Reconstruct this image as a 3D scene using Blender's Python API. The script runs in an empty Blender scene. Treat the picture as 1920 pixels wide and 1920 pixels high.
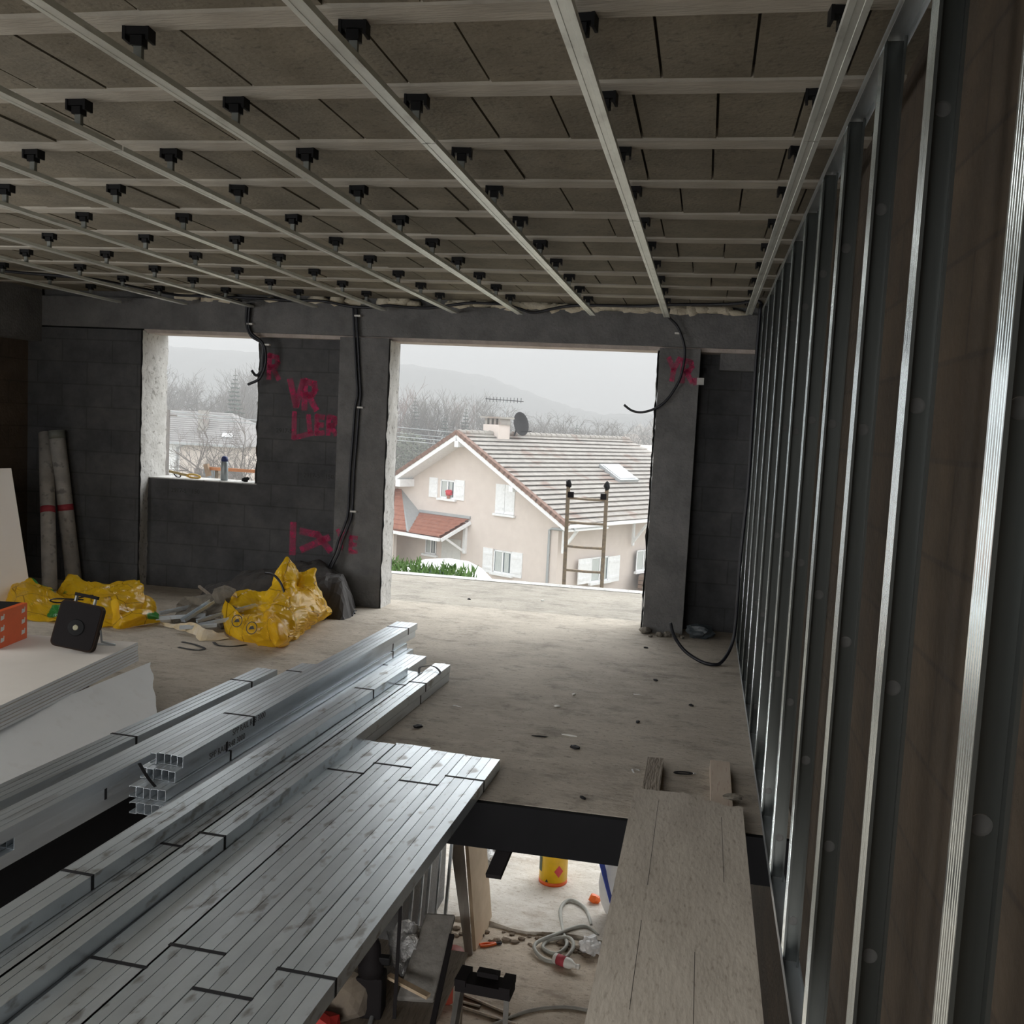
import bpy, math, random
from mathutils import Vector, Matrix, noise, Euler
rnd = random.Random(7)
S = bpy.context.scene
COL = S.collection
PI = math.pi

# ------------------------------------------------------------------ camera, sky, exposure
cd = bpy.data.cameras.new('camera'); cam = bpy.data.objects.new('camera', cd); COL.objects.link(cam)
cd.sensor_width = 36; cd.lens = 34.5; cd.clip_start = .02; cd.clip_end = 3000
RM = ((0.97981436, 0.19348784, 0.05026205), (-0.06625242, 0.0770762, 0.99482153), (0.18861186, -0.97807040, 0.08833941))
cam.matrix_world = Matrix.Translation((0, 0, 1.63)) @ Matrix(RM).transposed().to_4x4()
S.camera = cam
S.view_settings.view_transform = 'Standard'; S.view_settings.look = 'None'
S.view_settings.gamma = 1; S.view_settings.use_curve_mapping = False
S.view_settings.exposure = 1.05
S.cycles.use_denoising = True
S.cycles.max_bounces = 8; S.cycles.diffuse_bounces = 5; S.cycles.glossy_bounces = 4
S.cycles.volume_bounces = 0; S.cycles.caustics_reflective = False; S.cycles.caustics_refractive = False
S.cycles.sample_clamp_indirect = 6

w = bpy.data.worlds.new('overcast_sky'); S.world = w; w.use_nodes = True
nt = w.node_tree; nt.nodes.clear()
wo = nt.nodes.new('ShaderNodeOutputWorld'); bg = nt.nodes.new('ShaderNodeBackground')
tc = nt.nodes.new('ShaderNodeTexCoord'); sx = nt.nodes.new('ShaderNodeSeparateXYZ')
nt.links.new(tc.outputs['Generated'], sx.inputs[0])
def wmath(op, a, b=None):
    x = nt.nodes.new('ShaderNodeMath'); x.operation = op
    for i, v in enumerate((a, b)):
        if v is None: continue
        if isinstance(v, (int, float)): x.inputs[i].default_value = v
        else: nt.links.new(v, x.inputs[i])
    return x.outputs[0]
def wramp(v, a, b, c, d):
    x = nt.nodes.new('ShaderNodeMapRange'); x.interpolation_type = 'SMOOTHSTEP'
    for i, k in enumerate((a, b, c, d)): x.inputs[i + 1].default_value = k
    nt.links.new(v, x.inputs[0]); return x.outputs[0]
# overcast dome: pale everywhere, with the veiled sun brightening the clouds ahead of the building
SKY_BASE, SKY_GLOW, SKY_BACK = .71, 4.6, .54
dt = nt.nodes.new('ShaderNodeVectorMath'); dt.operation = 'DOT_PRODUCT'; nt.links.new(tc.outputs['Generated'], dt.inputs[0])
dt.inputs[1].default_value = Vector((.36, .86, .44)).normalized()
glow = wmath('MULTIPLY', wramp(dt.outputs['Value'], .45, 1.0, 0, SKY_GLOW), wramp(sx.outputs['Z'], .09, .30, 0, 1))
back = wramp(sx.outputs['Y'], .1, -.8, 0, SKY_BACK)
nt.links.new(wmath('ADD', wmath('ADD', glow, back), SKY_BASE), bg.inputs[1])
bg.inputs[0].default_value = (.955, .985, 1.0, 1)
nt.links.new(bg.outputs[0], wo.inputs[0])

# unseen fill lamps, added: left wall, ceiling behind the camera, back of lower level
def add_fill(loc, rot, sx_, sy_, e):
    d = bpy.data.lights.new('fill_light', 'AREA'); d.shape = 'RECTANGLE'; d.size = sx_; d.size_y = sy_; d.energy = e; d.color = (1, .975, .94)
    o = bpy.data.objects.new('fill_light', d); COL.objects.link(o); o.location = loc; o.rotation_euler = rot; return o
add_fill((-6.12, 2.2, 1.5), (0, math.radians(-90), 0), 1.7, 4.4, 46)
add_fill((-1.7, -.85, 2.60), (0, 0, 0), 2.4, 1.5, 68)
add_fill((-1.0, -2.62, -1.3), (math.radians(90), 0, 0), 3.0, 1.3, 110)

# ------------------------------------------------------------------ materials
def nodes(name):
    m = bpy.data.materials.new(name); m.use_nodes = True
    n = m.node_tree.nodes; l = m.node_tree.links
    return m, n, l, n['Principled BSDF']
def pm(name, c1, c2=None, scale=6, rough=.8, metal=0, bump=0, bscale=None, stretch=(1, 1, 1), speck=None, spscale=60, spamt=.5,
       coord='Object', detail=6, rand=0, trans=0, lo=.35, hi=.65):
    m, n, l, b = nodes(name)
    c2 = c2 or tuple(x * .8 for x in c1)
    t = n.new('ShaderNodeTexCoord'); mp = n.new('ShaderNodeMapping'); mp.inputs['Scale'].default_value = stretch
    l.new(t.outputs[coord], mp.inputs[0])
    no = n.new('ShaderNodeTexNoise'); no.inputs['Scale'].default_value = scale; no.inputs['Detail'].default_value = detail
    no.inputs['Roughness'].default_value = .65
    l.new(mp.outputs[0], no.inputs[0])
    r = n.new('ShaderNodeValToRGB'); r.color_ramp.elements[0].position = lo; r.color_ramp.elements[1].position = hi
    r.color_ramp.elements[0].color = (*c1, 1); r.color_ramp.elements[1].color = (*c2, 1)
    l.new(no.outputs[0], r.inputs[0]); out = r.outputs[0]
    if speck:
        n2 = n.new('ShaderNodeTexNoise'); n2.inputs['Scale'].default_value = spscale; n2.inputs['Detail'].default_value = 4
        l.new(mp.outputs[0], n2.inputs[0])
        r2 = n.new('ShaderNodeValToRGB'); r2.color_ramp.elements[0].position = .58; r2.color_ramp.elements[1].position = .68
        r2.color_ramp.elements[0].color = (0, 0, 0, 1); r2.color_ramp.elements[1].color = (spamt,) * 3 + (1,)
        l.new(n2.outputs[0], r2.inputs[0])
        mx = n.new('ShaderNodeMixRGB'); l.new(r2.outputs[0], mx.inputs[0]); l.new(out, mx.inputs[1]); mx.inputs[2].default_value = (*speck, 1)
        out = mx.outputs[0]
    if rand:
        oi = n.new('ShaderNodeObjectInfo'); mr = n.new('ShaderNodeMapRange'); mr.inputs[3].default_value = 1 - rand; mr.inputs[4].default_value = 1 + rand
        l.new(oi.outputs['Random'], mr.inputs[0])
        mu = n.new('ShaderNodeMixRGB'); mu.blend_type = 'MULTIPLY'; mu.inputs[0].default_value = 1
        l.new(out, mu.inputs[1]); l.new(mr.outputs[0], mu.inputs[2]); out = mu.outputs[0]
    l.new(out, b.inputs['Base Color'])
    b.inputs['Roughness'].default_value = rough; b.inputs['Metallic'].default_value = metal
    if trans:
        b.inputs['Transmission Weight'].default_value = trans
    if bump:
        bn = n.new('ShaderNodeTexNoise'); bn.inputs['Scale'].default_value = bscale or scale * 4; bn.inputs['Detail'].default_value = 8
        l.new(mp.outputs[0], bn.inputs[0])
        bu = n.new('ShaderNodeBump'); bu.inputs['Strength'].default_value = bump; bu.inputs['Distance'].default_value = .02
        l.new(bn.outputs[0], bu.inputs['Height']); l.new(bu.outputs[0], b.inputs['Normal'])
    return m
def plain(name, c, rough=.6, metal=0, coat=0):
    return pm(name, c, tuple(x * .88 for x in c), 9, rough, metal)

def matte(m, v=.12):
    m.node_tree.nodes['Principled BSDF'].inputs['Specular IOR Level'].default_value = v; return m
def floor_mat(name, ca, cb, dust, dark):
    m, n, l, b = nodes(name)
    t = n.new('ShaderNodeTexCoord')
    def nz(s, d=8, st=(1, 1, 1), ro=.65):
        mp = n.new('ShaderNodeMapping'); mp.inputs['Scale'].default_value = st; l.new(t.outputs['Object'], mp.inputs[0])
        x = n.new('ShaderNodeTexNoise'); x.inputs['Scale'].default_value = s; x.inputs['Detail'].default_value = d; x.inputs['Roughness'].default_value = ro
        l.new(mp.outputs[0], x.inputs[0]); return x.outputs[0]
    def ramp(i, a, c, pa=.35, pb=.65):
        r = n.new('ShaderNodeValToRGB'); r.color_ramp.elements[0].position = pa; r.color_ramp.elements[1].position = pb
        r.color_ramp.elements[0].color = (*a, 1); r.color_ramp.elements[1].color = (*c, 1); l.new(i, r.inputs[0]); return r.outputs[0]
    def mix(f, a, c):
        x = n.new('ShaderNodeMixRGB'); l.new(f, x.inputs[0]); l.new(a, x.inputs[1])
        if isinstance(c, tuple): x.inputs[2].default_value = (*c, 1)
        else: l.new(c, x.inputs[2])
        return x.outputs[0]
    base = ramp(nz(1.3), ca, cb)
    base = mix(ramp(nz(3.2, 12, (1, 1.5, 1), .75), (0, 0, 0), (.55, .55, .55), .52, .62), base, dark)
    base = mix(ramp(nz(5, 10, (1, 2.2, 1)), (0, 0, 0), (.7, .7, .7), .45, .7), base, dust)
    base = mix(ramp(nz(22, 6, (1, 1.8, 1)), (0, 0, 0), (.75, .75, .75), .57, .68), base, dark)
    base = mix(ramp(nz(90, 3), (0, 0, 0), (.8, .8, .8), .64, .7), base, tuple(x * .4 for x in dark))
    l.new(base, b.inputs['Base Color']); b.inputs['Roughness'].default_value = .85
    bu = n.new('ShaderNodeBump'); bu.inputs['Strength'].default_value = .55; bu.inputs['Distance'].default_value = .012
    l.new(nz(26, 10, (1, 1.8, 1)), bu.inputs['Height']); l.new(bu.outputs[0], b.inputs['Normal'])
    return m
def block_mat(name, c1, c2, mortar, axis='XZ', bw=.5, bh=.2):
    m, n, l, b = nodes(name)
    t = n.new('ShaderNodeTexCoord'); s = n.new('ShaderNodeSeparateXYZ'); c = n.new('ShaderNodeCombineXYZ')
    l.new(t.outputs['Object'], s.inputs[0]); l.new(s.outputs[axis[0]], c.inputs[0]); l.new(s.outputs[axis[1]], c.inputs[1])
    br = n.new('ShaderNodeTexBrick'); br.inputs['Scale'].default_value = 1; br.inputs['Brick Width'].default_value = bw
    br.inputs['Row Height'].default_value = bh; br.inputs['Mortar Size'].default_value = .008; br.inputs['Mortar Smooth'].default_value = .6
    br.inputs['Color1'].default_value = (*c1, 1); br.inputs['Color2'].default_value = (*c2, 1); br.inputs['Mortar'].default_value = (*mortar, 1)
    l.new(c.outputs[0], br.inputs[0])
    no = n.new('ShaderNodeTexNoise'); no.inputs['Scale'].default_value = 3.5; no.inputs['Detail'].default_value = 9; no.inputs['Roughness'].default_value = .7
    l.new(t.outputs['Object'], no.inputs[0])
    r = n.new('ShaderNodeValToRGB'); r.color_ramp.elements[0].position = .3; r.color_ramp.elements[1].position = .7
    r.color_ramp.elements[0].color = (.55, .55, .55, 1); r.color_ramp.elements[1].color = (1.25, 1.2, 1.15, 1)
    l.new(no.outputs[0], r.inputs[0])
    mu = n.new('ShaderNodeMixRGB'); mu.blend_type = 'MULTIPLY'; mu.inputs[0].default_value = 1
    l.new(br.outputs[0], mu.inputs[1]); l.new(r.outputs[0], mu.inputs[2]); l.new(mu.outputs[0], b.inputs['Base Color'])
    b.inputs['Roughness'].default_value = .92
    n2 = n.new('ShaderNodeTexNoise'); n2.inputs['Scale'].default_value = 40; n2.inputs['Detail'].default_value = 8; l.new(t.outputs['Object'], n2.inputs[0])
    bu = n.new('ShaderNodeBump'); bu.inputs['Strength'].default_value = .5; bu.inputs['Distance'].default_value = .01
    l.new(n2.outputs[0], bu.inputs['Height']); l.new(bu.outputs[0], b.inputs['Normal'])
    return m

M_floor = floor_mat('concrete_slab', (.385, .34, .283), (.52, .465, .39), (.58, .525, .45), (.175, .152, .125))
M_terr = floor_mat('terrace_slab', (.28, .255, .215), (.39, .355, .30), (.44, .405, .35), (.145, .13, .11))
M_low = floor_mat('pale_slab', (.52, .48, .42), (.68, .64, .585), (.76, .73, .68), (.36, .29, .22))
M_dirt = floor_mat('packed_dirt', (.40, .33, .255), (.60, .51, .41), (.70, .62, .52), (.22, .17, .125))
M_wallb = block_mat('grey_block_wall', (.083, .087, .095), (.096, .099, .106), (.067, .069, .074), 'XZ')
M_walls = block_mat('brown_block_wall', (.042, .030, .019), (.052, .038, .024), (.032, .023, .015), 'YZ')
M_conc = pm('raw_concrete', (.122, .122, .123), (.195, .193, .192), 4, .9, bump=.4, bscale=45, speck=(.12, .11, .10), spscale=70)
M_jamb = pm('chipped_plaster', (.60, .59, .57), (.46, .45, .43), 7, .85, bump=.4, bscale=30, speck=(.25, .24, .22), spscale=26, spamt=.85)
M_lint = pm('raw_lintel', (.42, .36, .32), (.55, .48, .44), 9, .9, bump=.5)
M_block = pm('ceiling_block', (.155, .138, .104), (.235, .209, .160), 3, .95, bump=.18, bscale=60, speck=(.08, .068, .056), spscale=45)
M_mort = pm('dark_mortar', (.06, .055, .05), (.09, .08, .07), 9, .95)
M_joist = pm('concrete_beam', (.48, .45, .39), (.36, .335, .29), 5, .9, bump=.3, bscale=40, stretch=(.5, 3, 1))
M_foam = pm('cream_foam', (.62, .55, .42), (.74, .68, .55), 14, .8, bump=.5)
M_galv = pm('galvanised_steel', (.74, .79, .83), (.62, .67, .71), 14, .42, .86, speck=(.40, .40, .40), spscale=30, spamt=.4, rand=.10, stretch=(1, .12, 1))
M_galv2 = pm('dirty_galvanised_steel', (.76, .82, .86), (.66, .72, .76), 9, .38, .86, speck=(.27, .26, .25), spscale=17, spamt=.75, rand=.10, stretch=(1, .5, 1))
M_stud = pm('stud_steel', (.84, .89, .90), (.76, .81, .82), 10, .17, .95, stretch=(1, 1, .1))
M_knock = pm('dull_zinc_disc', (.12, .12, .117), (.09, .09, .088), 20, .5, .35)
M_web_shade = pm('shaded_stud_web', (.105, .112, .108), (.08, .086, .083), 10, .4, .8, stretch=(1, 1, .1))  # stud steel darkened to put shade into web, lips and back flange
M_rail = pm('rail_steel', (.80, .82, .78), (.62, .64, .60), 8, .42, .6, speck=(.45, .45, .42), spscale=18, spamt=.6, stretch=(1, .35, 1))
M_black = plain('black_plastic', (.012, .012, .013), .5)
M_strap = plain('black_strap', (.02, .02, .022), .6)
M_grey = plain('grey_plastic', (.20, .21, .19), .5)
M_cable = plain('black_conduit', (.014, .015, .022), .45)
M_white = plain('white_plastic', (.75, .74, .70), .5)
M_print = plain('black_ink', (.03, .03, .03), .7)
M_ink2 = plain('faded_ink', (.10, .10, .105), .6)
M_wood = pm('old_plank', (.30, .255, .205), (.215, .18, .145), 5, .85, bump=.5, bscale=20, stretch=(6, .7, 1), speck=(.10, .07, .05), spscale=16, spamt=.6)
M_plank = pm('grey_plank', (.54, .49, .42), (.44, .395, .335), 2.5, .9, bump=.15, bscale=22, stretch=(3, .8, 1), speck=(.20, .155, .115), spscale=30, spamt=.38)
M_pale = pm('pale_wood', (.62, .49, .35), (.52, .40, .27), 4, .7, stretch=(8, 1, 1))
M_gyps = pm('plasterboard_face', (.74, .70, .65), (.78, .74, .69), 3, .8)
M_gypw = pm('plasterboard_back', (.93, .95, .96), (.89, .91, .92), 3, .8, speck=(.6, .55, .5), spscale=14, spamt=.10)
M_ply = plain('paper_edge', (.55, .55, .53), .8)
M_tube = pm('dusty_tube', (.50, .48, .45), (.36, .34, .32), 8, .8, speck=(.1, .1, .1), spscale=14, spamt=.6)
M_red = plain('red_print', (.42, .05, .07), .7)
M_pink = None
M_stone = pm('rubble', (.24, .215, .175), (.13, .118, .10), 9, .95, bump=.6)
M_sack = pm('dull_sack', (.05, .046, .046), (.075, .07, .068), 7, .75)
M_orange = plain('orange_card', (.85, .13, .02), .5)
M_dark = plain('dark_case', (.016, .014, .015), .75)
M_shade_strip = plain('matt_black_shade', (.008, .008, .009), .95)  # near-black put in as shade on the hole edges
M_lampb = plain('lamp_body', (.030, .018, .012), .7)
M_bulb = plain('lamp_lens', (.35, .33, .22), .4)
M_yell = None
M_green = plain('green_print', (.03, .22, .06), .45)
M_foil = pm('crinkled_foil', (.75, .75, .75), (.5, .5, .5), 20, .3, .7, bump=.8)
M_blue = plain('blue_plastic', (.03, .07, .45), .4)
M_rust = pm('worn_metal', (.35, .28, .20), (.22, .19, .16), 30, .6, .5)
M_render = pm('beige_render', (.62, .545, .50), (.66, .585, .535), 3, .9)
M_wpaint = plain('white_paint', (.84, .85, .86), .5)
M_rooft = pm('weathered_tile', (.37, .35, .32), (.28, .255, .235), 2.2, .9, speck=(.24, .17, .14), spscale=.9, spamt=.8)
M_tiler = pm('red_brown_tile', (.27, .11, .075), (.36, .16, .11), 5, .85)
M_verge = pm('brown_verge', (.17, .10, .075), (.23, .14, .11), 5, .85)
M_pane = plain('window_glass', (.10, .13, .15), .1)
M_curt = pm('net_curtain', (.55, .58, .56), (.40, .43, .42), 3, .8, stretch=(14, 14, 1))
M_zinc = plain('zinc', (.40, .42, .43), .5, .3)
M_carp = plain('white_car_paint', (.86, .87, .88), .25)
M_bark = pm('bark', (.19, .165, .145), (.13, .115, .105), 6, .9)
M_barkr = pm('reddish_twigs', (.27, .19, .165), (.20, .15, .135), 6, .9)
M_fir = pm('fir_needles', (.055, .085, .065), (.09, .12, .09), 3, .9)
M_leaf = pm('hedge_leaves', (.12, .22, .05), (.06, .12, .03), 9, .7, rand=.1)
M_ever = pm('evergreen_leaves', (.11, .13, .085), (.17, .18, .12), 2, .8)
M_hill = pm('wooded_hill', (.10, .10, .09), (.15, .145, .13), .05, .95, bump=0)
M_ground = pm('winter_grass', (.26, .24, .17), (.34, .31, .24), .3, .95)

for m_ in (M_dark, M_lampb, M_black, M_shade_strip, M_strap): matte(m_)
def pink():
    m, n, l, b = nodes('pink_spray')
    t = n.new('ShaderNodeTexCoord'); no = n.new('ShaderNodeTexNoise'); no.inputs['Scale'].default_value = 22; no.inputs['Detail'].default_value = 8
    l.new(t.outputs['Object'], no.inputs[0])
    r = n.new('ShaderNodeValToRGB'); r.color_ramp.elements[0].position = .3; r.color_ramp.elements[1].position = .7
    r.color_ramp.elements[0].color = (.2, .2, .2, 1); r.color_ramp.elements[1].color = (.66, .66, .66, 1)
    l.new(no.outputs[0], r.inputs[0]); l.new(r.outputs[0], b.inputs['Alpha'])
    b.inputs['Base Color'].default_value = (.70, .04, .17, 1); b.inputs['Roughness'].default_value = .8
    return m
M_pink = pink()
def yellow():
    m, n, l, b = nodes('yellow_film')
    t = n.new('ShaderNodeTexCoord')
    no = n.new('ShaderNodeTexNoise'); no.inputs['Scale'].default_value = 2.6; no.inputs['Detail'].default_value = 2
    l.new(t.outputs['Object'], no.inputs[0])
    r = n.new('ShaderNodeValToRGB'); r.color_ramp.elements[0].position = .0; r.color_ramp.elements[1].position = .66
    r.color_ramp.elements[0].color = (.92, .60, .02, 1); r.color_ramp.elements[1].color = (.80, .50, .02, 1)
    e = r.color_ramp.elements.new(.675); e.color = (.05, .30, .06, 1)
    l.new(no.outputs[0], r.inputs[0])
    wv = n.new('ShaderNodeTexVoronoi'); wv.feature = 'DISTANCE_TO_EDGE'; wv.inputs['Scale'].default_value = 2.6; l.new(t.outputs['Object'], wv.inputs[0])
    r2 = n.new('ShaderNodeValToRGB'); r2.color_ramp.elements[0].position = .004; r2.color_ramp.elements[1].position = .010
    r2.color_ramp.elements[0].color = (.25, .15, .02, 1); r2.color_ramp.elements[1].color = (1, 1, 1, 1); l.new(wv.outputs[0], r2.inputs[0])
    mu = n.new('ShaderNodeMixRGB'); mu.blend_type = 'MULTIPLY'; mu.inputs[0].default_value = .8
    l.new(r.outputs[0], mu.inputs[1]); l.new(r2.outputs[0], mu.inputs[2]); l.new(mu.outputs[0], b.inputs['Base Color'])
    b.inputs['Roughness'].default_value = .30
    tr = n.new('ShaderNodeBsdfTranslucent'); l.new(mu.outputs[0], tr.inputs[0]); ms = n.new('ShaderNodeMixShader'); ms.inputs[0].default_value = .38
    l.new(b.outputs[0], ms.inputs[1]); l.new(tr.outputs[0], ms.inputs[2]); l.new(ms.outputs[0], n['Material Output'].inputs[0])
    return m
M_yell = yellow()

# ------------------------------------------------------------------ mesh helpers
class MB:
    def __init__(s): s.v = []; s.f = []; s.mi = []
    def add(s, vs, fs, M=None, mi=0):
        o = len(s.v)
        s.v += [tuple(M @ Vector(p)) for p in vs] if M else [tuple(p) for p in vs]
        s.f += [tuple(i + o for i in f) for f in fs]; s.mi += [mi] * len(fs); return s
    def box(s, x0, x1, y0, y1, z0, z1, M=None, mi=0):
        v = [(x, y, z) for z in (z0, z1) for y in (y0, y1) for x in (x0, x1)]
        return s.add(v, [(0, 2, 3, 1), (4, 5, 7, 6), (0, 1, 5, 4), (2, 6, 7, 3), (0, 4, 6, 2), (1, 3, 7, 5)], M, mi)
    def bar(s, a, b, wx, wz, up=(0, 0, 1), mi=0):
        a = Vector(a); b = Vector(b); d = b - a; L = d.length; d.normalize()
        u = Vector(up); x = d.cross(u)
        if x.length < 1e-4: x = d.cross(Vector((1, 0, 0)))
        x.normalize(); z = x.cross(d)
        M = Matrix((x, d, z)).transposed().to_4x4(); M.translation = a
        return s.box(-wx / 2, wx / 2, 0, L, -wz / 2, wz / 2, M, mi)
    def tube(s, pts, r, n=8, caps=True, mi=0):
        pts = [Vector(p) for p in pts]; k = len(pts); rs = r if isinstance(r, (list, tuple)) else [r] * k
        vs = []; px = None
        for i, p in enumerate(pts):
            d = (pts[min(i + 1, k - 1)] - pts[max(i - 1, 0)]).normalized()
            if px is None:
                px = d.cross(Vector((0, 0, 1)))
                if px.length < 1e-3: px = d.cross(Vector((1, 0, 0)))
            px = (px - d * px.dot(d)).normalized(); py = d.cross(px)
            for j in range(n):
                a = 2 * PI * j / n; vs.append(p + (px * math.cos(a) + py * math.sin(a)) * rs[i])
        fs = [(i * n + j, i * n + (j + 1) % n, (i + 1) * n + (j + 1) % n, (i + 1) * n + j) for i in range(k - 1) for j in range(n)]
        if caps: fs += [tuple(range(n))[::-1], tuple((k - 1) * n + j for j in range(n))]
        return s.add(vs, fs, None, mi)
    def lathe(s, prof, n=20, M=None, mi=0):
        vs = [(r * math.cos(2 * PI * j / n), r * math.sin(2 * PI * j / n), z) for r, z in prof for j in range(n)]; k = len(prof)
        fs = [(i * n + j, i * n + (j + 1) % n, (i + 1) * n + (j + 1) % n, (i + 1) * n + j) for i in range(k - 1) for j in range(n)]
        fs += [tuple(range(n))[::-1], tuple((k - 1) * n + j for j in range(n))]
        return s.add(vs, fs, M, mi)
    def prism(s, poly, y0, y1, M=None, mi=0):         # poly in xz, extruded along y
        k = len(poly); vs = [(x, y0, z) for x, z in poly] + [(x, y1, z) for x, z in poly]
        fs = [(i, (i + 1) % k, k + (i + 1) % k, k + i) for i in range(k)] + [tuple(range(k))[::-1], tuple(range(k, 2 * k))]
        return s.add(vs, fs, M, mi)
    def quad(s, a, b, c, d, mi=0): return s.add([a, b, c, d], [(0, 1, 2, 3)], None, mi)
    def blob(s, c, r, seed=0, amp=.25, sub=2, fr=2.0, M=None, mi=0):
        import bmesh
        bm = bmesh.new(); bmesh.ops.create_icosphere(bm, subdivisions=sub, radius=1)
        vs = []
        for v in bm.verts:
            q = v.co.normalized(); k = 1 + amp * noise.noise(q * fr + Vector((seed * 7.1, seed * 3.3, seed)))
            vs.append(Vector((c[0] + q.x * r[0] * k, c[1] + q.y * r[1] * k, c[2] + q.z * r[2] * k)))
        bm.verts.index_update(); fs = [tuple(v.index for v in f.verts) for f in bm.faces]; bm.free()
        return s.add(vs, fs, M, mi)
    def build(s, name, mat, parent=None, smooth=False, loc=None, bevel=0):
        me = bpy.data.meshes.new(name); me.from_pydata(s.v, [], s.f)
        for m in (mat if isinstance(mat, (list, tuple)) else [mat]): me.materials.append(m)
        if any(s.mi): me.polygons.foreach_set('material_index', s.mi)
        if smooth: me.polygons.foreach_set('use_smooth', [True] * len(s.f))
        me.validate(); me.update()
        import bmesh
        bm = bmesh.new(); bm.from_mesh(me); bmesh.ops.recalc_face_normals(bm, faces=bm.faces); bm.to_mesh(me); bm.free()
        o = bpy.data.objects.new(name, me); COL.objects.link(o)
        if parent: o.parent = parent
        if loc: o.location = loc
        if bevel:
            bv = o.modifiers.new('bevel', 'BEVEL'); bv.width = bevel; bv.segments = 2
        return o
def tag(o, label, cat, group=None, kind=None):
    o['label'] = label; o['category'] = cat
    if group: o['group'] = group
    if kind: o['kind'] = kind
    return o
def struct(o, label=None):
    o['kind'] = 'structure'
    if label: o['label'] = label
    return o
def thing(name, label, cat, loc=(0, 0, 0), rz=0, group=None):
    o = bpy.data.objects.new(name, None); COL.objects.link(o); o.empty_display_size = .1
    o.location = loc; o.rotation_euler = (0, 0, rz); return tag(o, label, cat, group)
def copy_tree(o, parent=None):
    c = o.copy(); COL.objects.link(c); c.parent = parent
    for ch in list(o.children): copy_tree(ch, c)
    return c
def text(name, body, size, mat, M, parent=None, shear=0):
    cu = bpy.data.curves.new(name, 'FONT'); cu.body = body; cu.size = size; cu.shear = shear; cu.extrude = .0004
    tmp = bpy.data.objects.new('tmp', cu); COL.objects.link(tmp)
    me = bpy.data.meshes.new_from_object(tmp.evaluated_get(bpy.context.evaluated_depsgraph_get()))
    bpy.data.objects.remove(tmp); me.name = name; me.materials.clear(); me.materials.append(mat)
    o = bpy.data.objects.new(name, me); COL.objects.link(o); o.parent = parent; o.matrix_basis = M; return o
def frame(x, y, z, t):
    M = Matrix((Vector(x), Vector(y), Vector(z))).transposed().to_4x4(); M.translation = t; return M
def spline(pts, k=6):
    P = [Vector(p) for p in pts]; out = []
    for i in range(len(P) - 1):
        a, b, c, d = P[max(i - 1, 0)], P[i], P[i + 1], P[min(i + 2, len(P) - 1)]
        for j in range(k):
            t = j / k
            out.append(.5 * ((2 * b) + (c - a) * t + (2 * a - 5 * b + 4 * c - d) * t * t + (3 * b - a - 3 * c + d) * t ** 3))
    return out + [P[-1]]
def ORD(i): return ['first', 'second', 'third', 'fourth', 'fifth', 'sixth', 'seventh', 'eighth', 'ninth', 'tenth', 'eleventh', 'twelfth', 'thirteenth', 'fourteenth'][i]

# ------------------------------------------------------------------ the shell
XL, XR, YB = -6.1, .47, -2.6
HX0, HX1, HY0, HY1 = -2.37, .47, 1.2, 4.06         # the stairwell hole
m = MB()
for (x0, x1, y0, y1) in ((XL, XR + .2, HY1, 8.42), (XL, HX0, YB, HY1), (HX0, XR + .2, YB, HY0)): m.box(x0, x1, y0, y1, -.2, 0)
struct(MB().box(HX0, XR, HY1 - .03, HY1 + .0, -.205, -.004).build('trim_shade_strip', M_shade_strip), 'black strip for shade on the slab face at the far edge of the stairwell hole')  # black strip added over the slab face, where there is only shade
struct(MB().box(HX0, HX0 + .03, HY0, HY1 - .03, -.205, -.004).build('trim_shade_strip', M_shade_strip), 'black strip standing in for shade along the left edge of the stairwell hole')  # added strip, blacks out the shaded slab edge in the gap
struct(m.build('floor', M_floor), 'bare dusty concrete slab floor with a rectangular stairwell hole')
m = MB().box(-9, 3, 8.42, 9.95, -.2, 0)
struct(m.build('floor_terrace', M_terr), 'bare concrete terrace slab beyond the wide wall opening')
m = MB().box(-9, 3, 9.86, 10.02, -.22, .006)
struct(m.build('trim_terrace_edge', M_jamb), 'white rendered kerb along the outer edge of the terrace')
# ceiling
JY = [1.83, 2.41, 2.96, 3.53, 4.09, 4.68, 5.26, 5.83, 6.40, 6.93, 7.45]
ALLJ = [-2.3, -1.7, -1.13, -.56, .02, .6, 1.22] + JY
m = MB()
ys = ALLJ + [8.02]
for a, b in zip(ys[:-1], ys[1:]):
    x = XL - rnd.random() * .2
    while x < XR + .1:
        wd = .25 if rnd.random() < .8 else .5
        if -1.7 < a < -.2 and -2.9 < x < -.6: x += wd; continue  # blocks left out: unseen opening added for the ceiling fill lamp
        z = 2.632 + rnd.uniform(-.003, .003); z2 = 2.632 + rnd.uniform(-.003, .003)
        y0, y1, x0, x1 = a + .045, b - .045, x + .004, x + wd - .004
        m.add([(x0, y0, z), (x1, y0, z2), (x1, y1, z2), (x0, y1, z), (x0, y0, 2.7), (x1, y0, 2.7), (x1, y1, 2.7), (x0, y1, 2.7)],
              [(0, 3, 2, 1), (0, 1, 5, 4), (1, 2, 6, 5), (2, 3, 7, 6), (3, 0, 4, 7)])
        x += wd
ceil = struct(m.build('ceiling', M_block), 'dark hollow-block ceiling between pale concrete beams')
m = MB()
for (x0, x1, y0, y1) in ((XL - .3, -2.9, YB - .2, 8.3), (-.5, XR + .3, YB - .2, 8.3), (-2.9, -.5, YB - .2, -1.7), (-2.9, -.5, 0, 8.3)): m.box(x0, x1, y0, y1, 2.665, 2.9)
m.build('mortar', M_mort, ceil)
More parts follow.
